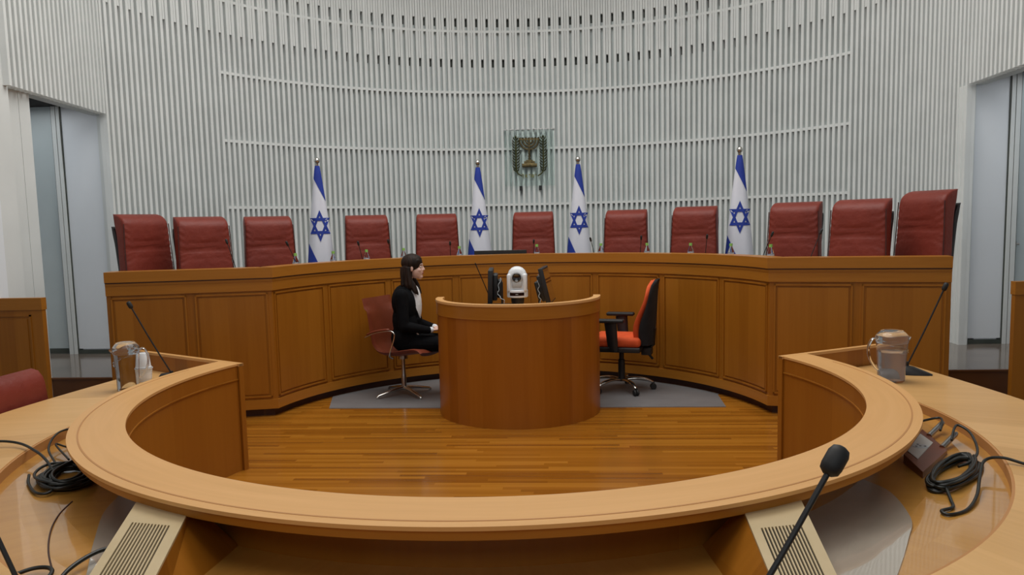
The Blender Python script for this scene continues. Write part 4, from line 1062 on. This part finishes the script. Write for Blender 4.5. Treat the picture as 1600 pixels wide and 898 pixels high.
b = BM(); lathe(b, [(0, .016), (.038, .016), (.039, .024), (.034, .026), (.028, .019), (0, .0185)], 32, mtx=Matrix.Translation((0, -.06, .415)) @ Matrix.Rotation(pi/2, 4, 'X')); obj('lens', b, M['lens'], pz, 50)
b = BM(); lathe(b, [(0, .15), (.05, .15), (.06, .20), (.06, .231), (0, .231)], 24); tube(b, [(0, 0, .06), (0, 0, .16)], .018, 12)
for k in range(3):
    a = 2*pi*k/3+.5; tube(b, [(0, 0, .15), (.11*cos(a), .11*sin(a), .008)], .010, 8)
obj('tripod', b, M['black'], pz, 50)
# ------------------------------------------------------------------ monitors
def monitor(loc, rz, tilt, label, w_=.50, h_=.30):
    """screen faces local -Y"""
    r = empty('monitor', loc, rz, label, 'monitor', 'desk monitors on the round clerk desk'); T = Matrix.Translation((0, 0, .17)) @ Matrix.Rotation(tilt, 4, 'X')
    b = BM(); box(b, -w_/2, w_/2, 0, .042, 0, h_, 0, .006); bmesh.ops.transform(b, matrix=T, verts=b.verts[:]); obj('housing', b, M['black'], r, 30)
    b = BM(); box(b, -w_/2+.012, w_/2-.012, -.0008, .001, .014, h_-.012); bmesh.ops.transform(b, matrix=T, verts=b.verts[:]); obj('screen', b, M['lens'], r)
    b = BM(); box(b, -.15, .15, .042, .085, .03, .27, 0, .01); box(b, -.10, .10, .085, .125, .05, .22, 0, .012); bmesh.ops.transform(b, matrix=T, verts=b.verts[:]); obj('back_cover', b, M['black'], r, 30)
    b = BM(); box(b, -.03, .03, .12, .14, .0, .36, 0, .004); box(b, -.11, .11, -.04, .14, 0, .012, 0, .004); obj('stand', b, M['black'], r, 30)
    return r
monitor((-.275, 7.33, .757), radians(-86), radians(-2), 'black monitor seen edge-on, left of the white video camera, turned to the woman', h_=.315)
monitor((.335, 7.33, .757), radians(86), radians(-13), 'black monitor tilted back, right of the white video camera', h_=.335)
b = BM(); box(b, -.13, .13, -.09, .09, -.012, .008, 0, .004); kt = empty('document_tray', (-.165, 7.02, .93), radians(-3), 'flat dark tray behind the rim of the round desk, below the left monitor', 'tray'); obj('tray_plate', b, M['black'], kt, 30)
for x in (-.11, .11):
    for y in (-.07, .07):
        b = BM(); tube(b, [(x, y, -.175), (x, y, -.012)], .006, 8); obj('leg', b, M['steel'], kt, 40)
gooseneck('desk_microphone', (-.21, 7.44, .757), (-.375, 7.2, 1.305), .0055, .03, .0045, 'thin dark red gooseneck microphone leaning left over the round desk', None, silver=False)
for k, (pts_, lb) in enumerate(((((-.15, 7.25, 1.16), (-.17, 7.2, 1.02), (-.11, 7.15, .95), (-.06, 7.2, .80), (-.10, 7.3, .762)), 'pale cable hanging behind the left monitor on the round desk'),
        (((.20, 7.2, 1.19), (.205, 7.18, 1.05), (.22, 7.15, .95), (.25, 7.2, .83), (.22, 7.3, .762)), 'pale looping cable hanging beside the right monitor on the round desk'))):
    b = BM(); p_ = spline(pts_, 10); p_ = [p+Vector((.008*sin(i*1.1), 0, .003*cos(i*1.3))) for i, p in enumerate(p_)]; tube(b, p_, .0035, 6); tag(obj('cable', b, M['grayplastic'], None, 50), lb, 'cable')

# ------------------------------------------------------------------ things on the counsel table
def pitcher(loc, rz, label, hgt=.33, r_=.094, water=True):
    r = empty('water_pitcher', loc, rz, label, 'pitcher', 'clear water pitchers on the counsel table')
    h = hgt*.80; t = .004
    b = BM(); lathe(b, [(0, 0), (r_*.80, 0), (r_*.86, .008), (r_*.90, h*.5), (r_, h), (r_-t, h), (r_*.90-t, h*.5), (r_*.86-t, .014), (0, .014)], 44); obj('jug', b, M['frost'] if water else M['glasst'], r, 50)
    if water:
        b = BM(); lathe(b, [(0, .0155), (r_*.86-t-.0012, .0155), (r_*.90-t-.0012, h*.5), (r_*.94-t-.0012, h*.72), (0, h*.72)], 40); obj('water', b, M['water'], r, 50)
    b = BM(); lathe(b, [(r_*.97, h*.93), (r_*1.03, h*.95), (r_*1.03, h*1.08), (r_*.98, h*1.12), (r_*.8, h*1.19), (r_*.4, h*1.245), (0, h*1.25), (0, h*1.235), (r_*.4, h*1.23), (r_*.78, h*1.175), (r_*.97, h*1.10)], 40); lid = obj('lid', b, M['frost'], r, 50)
    b = BM(); lathe(b, [(r_*1.035, h*.985), (r_*1.05, h*1.0), (r_*1.035, h*1.015)], 40); lathe(b, [(r_*.70, h*1.205), (r_*.74, h*1.215), (r_*.70, h*1.222)], 36); obj('lid_rib', b, M['glass'], lid, 50)
    b = BM(); hp = spline([(-r_*.98, 0, h*1.02), (-r_*1.35, 0, h*1.04), (-r_*1.62, 0, h*.85), (-r_*1.55, 0, h*.60), (-r_*1.2, 0, h*.38), (-r_*.90, 0, h*.27)], 6); tube(b, hp, [(.013, .007)]*len(hp), 10); obj('handle', b, M['glass'], r, 50)
    b = BM(); tube(b, [(r_*.9, 0, h*.98), (r_*1.12, 0, h*1.02), (r_*1.26, 0, h*1.06)], [(.03, .012), (.022, .010), (.012, .006)], 10); obj('spout', b, M['glasst'], r, 50)
    # moulded swirl on the body
    for q in range(2):
        b = BM(); pts_ = [(r_*(.955+.03*k/20)*cos(-2.2+q*.3+k*.13)*1.02, r_*(.955+.03*k/20)*sin(-2.2+q*.3+k*.13)*1.02, h*(.90-q*.08-.18*sin(k/20*pi*.5)**2)) for k in range(21)]; tube(b, pts_, [(.004, .003)]*21, 6); obj('swirl_rib', b, M['glass'], r, 50)
    return r
pitcher((2.506, 5.084, ZT), radians(8), 'clear plastic pitcher filled with water, right side of the table beside a microphone')
pitcher((-2.463, 4.983, ZT), radians(200), 'clear plastic pitcher, left side of the table beside white cups', r_=.081, water=False)
cs = empty('cup_stack', (-2.516, 5.284, ZT), 0, 'two stacked white plastic cups beside the left pitcher', 'cups')
b = BM(); lathe(b, [(0, 0), (.042, 0), (.052, .088), (.056, .09), (.056, .096), (.052, .096), (.046, .02), (0, .018)], 28)
for k in range(4): lathe(b, [(.044+.0022*k, .02+.018*k), (.0455+.0022*k, .022+.018*k), (.0445+.0022*k, .024+.018*k)], 28)
obj('lower_cup', b, M['cup'], cs, 50)
b = BM(); lathe(b, [(.046, .098), (.050, .098), (.0495, .104), (.046, .106), (.035, .198), (.030, .203), (0, .203), (0, .198)], 28); obj('upper_cup', b, M['cup'], cs, 50)
gooseneck('table_microphone', (2.697, 5.313, ZT), (2.917, 5.275, 1.211), .016, .055, .0055, 'black gooseneck microphone on a wedge foot beside the right pitcher', 'counsel table microphones', (.27, .12, .065), basedir=radians(-25), bend=-.1)
gooseneck('table_microphone', (-2.397, 5.428, ZT), (-2.64, 5.351, 1.168), .016, .055, .0055, 'black gooseneck microphone behind the left pitcher and white cups', 'counsel table microphones', (.2, .10, .035), basedir=radians(20), bend=-.1)
gooseneck('table_microphone', (.843, 1.84, ZT), (1.163, 2.012, 1.072), .027, .082, .0075, 'large black gooseneck microphone in the right foreground with foam head', 'counsel table microphones', (.2, .10, .03), basedir=radians(60), bend=-.12)
gooseneck('table_microphone', (-1.221, 2.212, ZG), (-1.508, 2.284, 1.144), .026, .062, .0075, 'black gooseneck microphone stem in the lower left corner of the view', 'counsel table microphones', (.12, .07, .02), basedir=radians(10), bend=0)
# socket box
sb = empty('socket_box', (2.047, 3.583, ZG), 0, 'walnut brown box with grey power socket plate on the sunken shelf, right side', 'socket box')
o_ = Vector((2.047, 3.583, ZG)); Tt, Rr, Bb, Ll = [Vector(p) for p in ((2.255, 4.054, 0), (2.205, 3.681, 0), (1.959, 3.362, 0), (1.987, 3.622, 0))]
def quadbox(bm, cs_, z0, z1):
    q = [bm.verts.new((p.x-o_.x, p.y-o_.y, z-o_.z)) for z in (z0, z1) for p in cs_]
    for ix in ((0, 1, 2, 3), (7, 6, 5, 4), (0, 4, 5, 1), (1, 5, 6, 2), (2, 6, 7, 3), (3, 7, 4, 0)): bm.faces.new([q[k] for k in ix])
b = BM(); quadbox(b, (Tt, Rr, Bb, Ll), ZG-.03, .575); obj('box_body', b, M['walnut'], sb)
def Q(u, v): return Rr+(Tt-Rr)*u+(Bb-Rr)*v
b = BM(); quadbox(b, [Vector(p) for p in ((2.204, 3.958, 0), (2.194, 3.798, 0), (2.013, 3.538, 0), (2.021, 3.662, 0))], .575, .578); pl_ = obj('socket_plate', b, M['socket'], sb)
b = BM(); c = Vector((2.108, 3.739, 0)); lathe(b, [(0, .578), (.036, .578), (.036, .5795), (.031, .580), (0, .580)], 28, (c.x-o_.x, c.y-o_.y, -o_.z)); obj('socket_ring', b, M['grayplastic'], pl_, 40)
b = BM()
for dx, dy in ((0, .022), (-.02, -.01), (.02, -.01), (0, -.004)): lathe(b, [(0, .5801), (.006, .5801), (.006, .5804), (0, .5804)], 10, (c.x-o_.x+dx, c.y-o_.y+dy, -o_.z))
obj('socket_hole', b, M['dark'], pl_)
for p, q in (((2.235, 3.934), (2.355, 4.054)), ((2.205, 3.731), (2.325, 3.851))):
    b = BM(); P0 = Vector((p[0]-o_.x, p[1]-o_.y, .572-o_.z)); P1 = Vector((q[0]-o_.x, q[1]-o_.y, .608-o_.z)); tube(b, [P0, P0.lerp(P1, .9), P1], [.013, .013, .009], 12); obj('connector', b, M['steel'], sb, 40)
def cable(pts, r, label, z=None, name='cable', n=10):
    b = BM(); tube(b, spline(pts, n), r, 8); return tag(obj(name, b, M['cable'], None, 60), label, 'cable')
cz = ZG+.006
cable([(2.276, 3.908, .607), (2.315, 3.975, .628), (2.353, 4.09, .623), (2.276, 4.09, .609), (2.143, 4.033, .590)], .006, 'short black cable looping from the socket box back under the ledge')
cable([(2.248, 3.732, .607), (2.3, 3.822, .638), (2.343, 3.87, .642), (2.353, 3.775, .628), (2.276, 3.555, .609), (2.19, 3.44, .595), (2.123, 3.402, .585)], .006, 'black cable from the socket box to the right coil')
cable([(1.951, 3.134, .580), (1.923, 3.039, cz), (1.894, 2.962, cz), (1.837, 2.924, cz), (1.846, 2.886, cz), (1.932, 2.934, cz), (2.028, 3.058, .580), (2.114, 3.211, .599), (2.209, 3.364, .623), (2.286, 3.373, ZT+.022), (2.372, 3.306, ZT+.008), (2.506, 3.249, ZT+.008), (2.697, 3.058, ZT+.008)], .0065, 'black cable snaking from the right coil over the table top')
def coil(c, ax, lo, sh_, n, label, seed, thick=.0065, messy=.03):
    rnd = random.Random(seed); pts = []; a0 = atan2(ax[1], ax[0])
    for k in range(n):
        la = lo*(1-rnd.random()*messy*5); sb_ = sh_*(1-rnd.random()*messy*6); ox, oy, rz = rnd.uniform(-messy, messy)*.5, rnd.uniform(-messy, messy)*.5, rnd.uniform(-.12, .12)*messy*30
        for j in range(14):
            t = 2*pi*j/14; x, y = la*cos(t), sb_*sin(t); X = x*cos(a0+rz)-y*sin(a0+rz); Y = x*sin(a0+rz)+y*cos(a0+rz)
            pts.append((c[0]+X+ox, c[1]+Y+oy, shelf_z(c[0]+X, c[1]+Y)+.008+.0026*k+.003*sin(3*t+k)))
    b = BM(); tube(b, spline(pts, 3), thick, 7); return tag(obj('coiled_cable', b, M['cable'], None, 60), label, 'cable')
coil((2.071, 3.345), (.62, .78), .255, .072, 12, 'coil of black cable on the sunken shelf, right side beside the socket box', 3)
coil((-1.804, 3.325), (-.38, .92), .20, .10, 15, 'messy coil of black cable on the sunken shelf, left side', 5, messy=.05)
cable([(-1.871, 3.325, .590), (-1.967, 3.421, .609), (-2.081, 3.517, .623), (-2.253, 3.631, .633), (-2.387, 3.631, ZT+.03), (-2.521, 3.574, ZT+.008), (-2.702, 3.44, ZT+.008)], .0065, 'black cable leading from the left coil over the table edge')
cable([(-1.938, 3.44, .590), (-2.1, 3.631, .609), (-2.205, 3.87, .623), (-2.177, 4.014, .609), (-2.033, 4.033, .590), (-1.909, 3.918, .580)], .0055, 'black cable arching from the left coil up under the ledge')
cable([(-1.909, 3.497, .590), (-2.129, 3.727, .599), (-2.053, 3.708, .590), (-1.89, 3.67, .580)], .005, 'short black cable beside the left coil running under the ledge')
cable([(-1.756, 3.192, .580), (-1.737, 3.096, cz), (-1.795, 3.096, cz), (-1.909, 3.211, cz), (-1.967, 3.297, .580)], .0065, 'hanging loop of black cable below the left coil')
cable([(-.954, 2.255, ZG+.007), (-1.001, 2.446, .580), (-1.097, 2.456, .599), (-1.135, 2.313, .590), (-1.087, 2.141, ZG+.007)], .0075, 'black cable loop behind the left vent box')
cable([(-1.03, 2.255, ZG+.007), (-1.068, 2.389, .575), (-.982, 2.465, .590), (-.915, 2.389, ZG+.007)], .006, 'thin black cable curling beside the left vent box')
cable([(-1.164, 2.198, ZG+.008), (-1.202, 2.332, .580), (-1.279, 2.341, .580), (-1.336, 2.236, ZG+.008), (-1.298, 2.121, ZG+.008)], .007, 'black cable looping at the foot of the lower left microphone')
# red chair at the left edge
rc = empty('counsel_chair', (-2.927, 4.52, FZ), radians(88), 'red upholstered chair back behind the left side of the counsel table', 'chair')
b = BM(); back_loft(b, .60, .56, .54, .06, .055, .05, False, 20, 18); q_ = obj('backrest', b, M['leather'], rc, 60); q_.location = (0, .0, .44)
b = BM(); box(b, -.27, .27, -.46, .04, .38, .47, 0, .03); obj('seat', b, M['leather'], rc, 50)
for sx in (-.24, .24):
    for sy in (-.42, .02):
        b = BM(); tube(b, [(sx, sy, 0), (sx, sy, .39)], .016, 10); obj('leg', b, M['steel'], rc, 50)
# brown wall lamp on the left wall
wl = empty('wall_lamp', (-4.90, 6.338, 2.02), 0, 'small brown box lamp on the smooth white wall, left edge', 'lamp')
b = BM(); box(b, -.16, .065, -.09, .0, -.04, .04, 0, .006); obj('lamp_body', b, M['vent'], wl, 40)
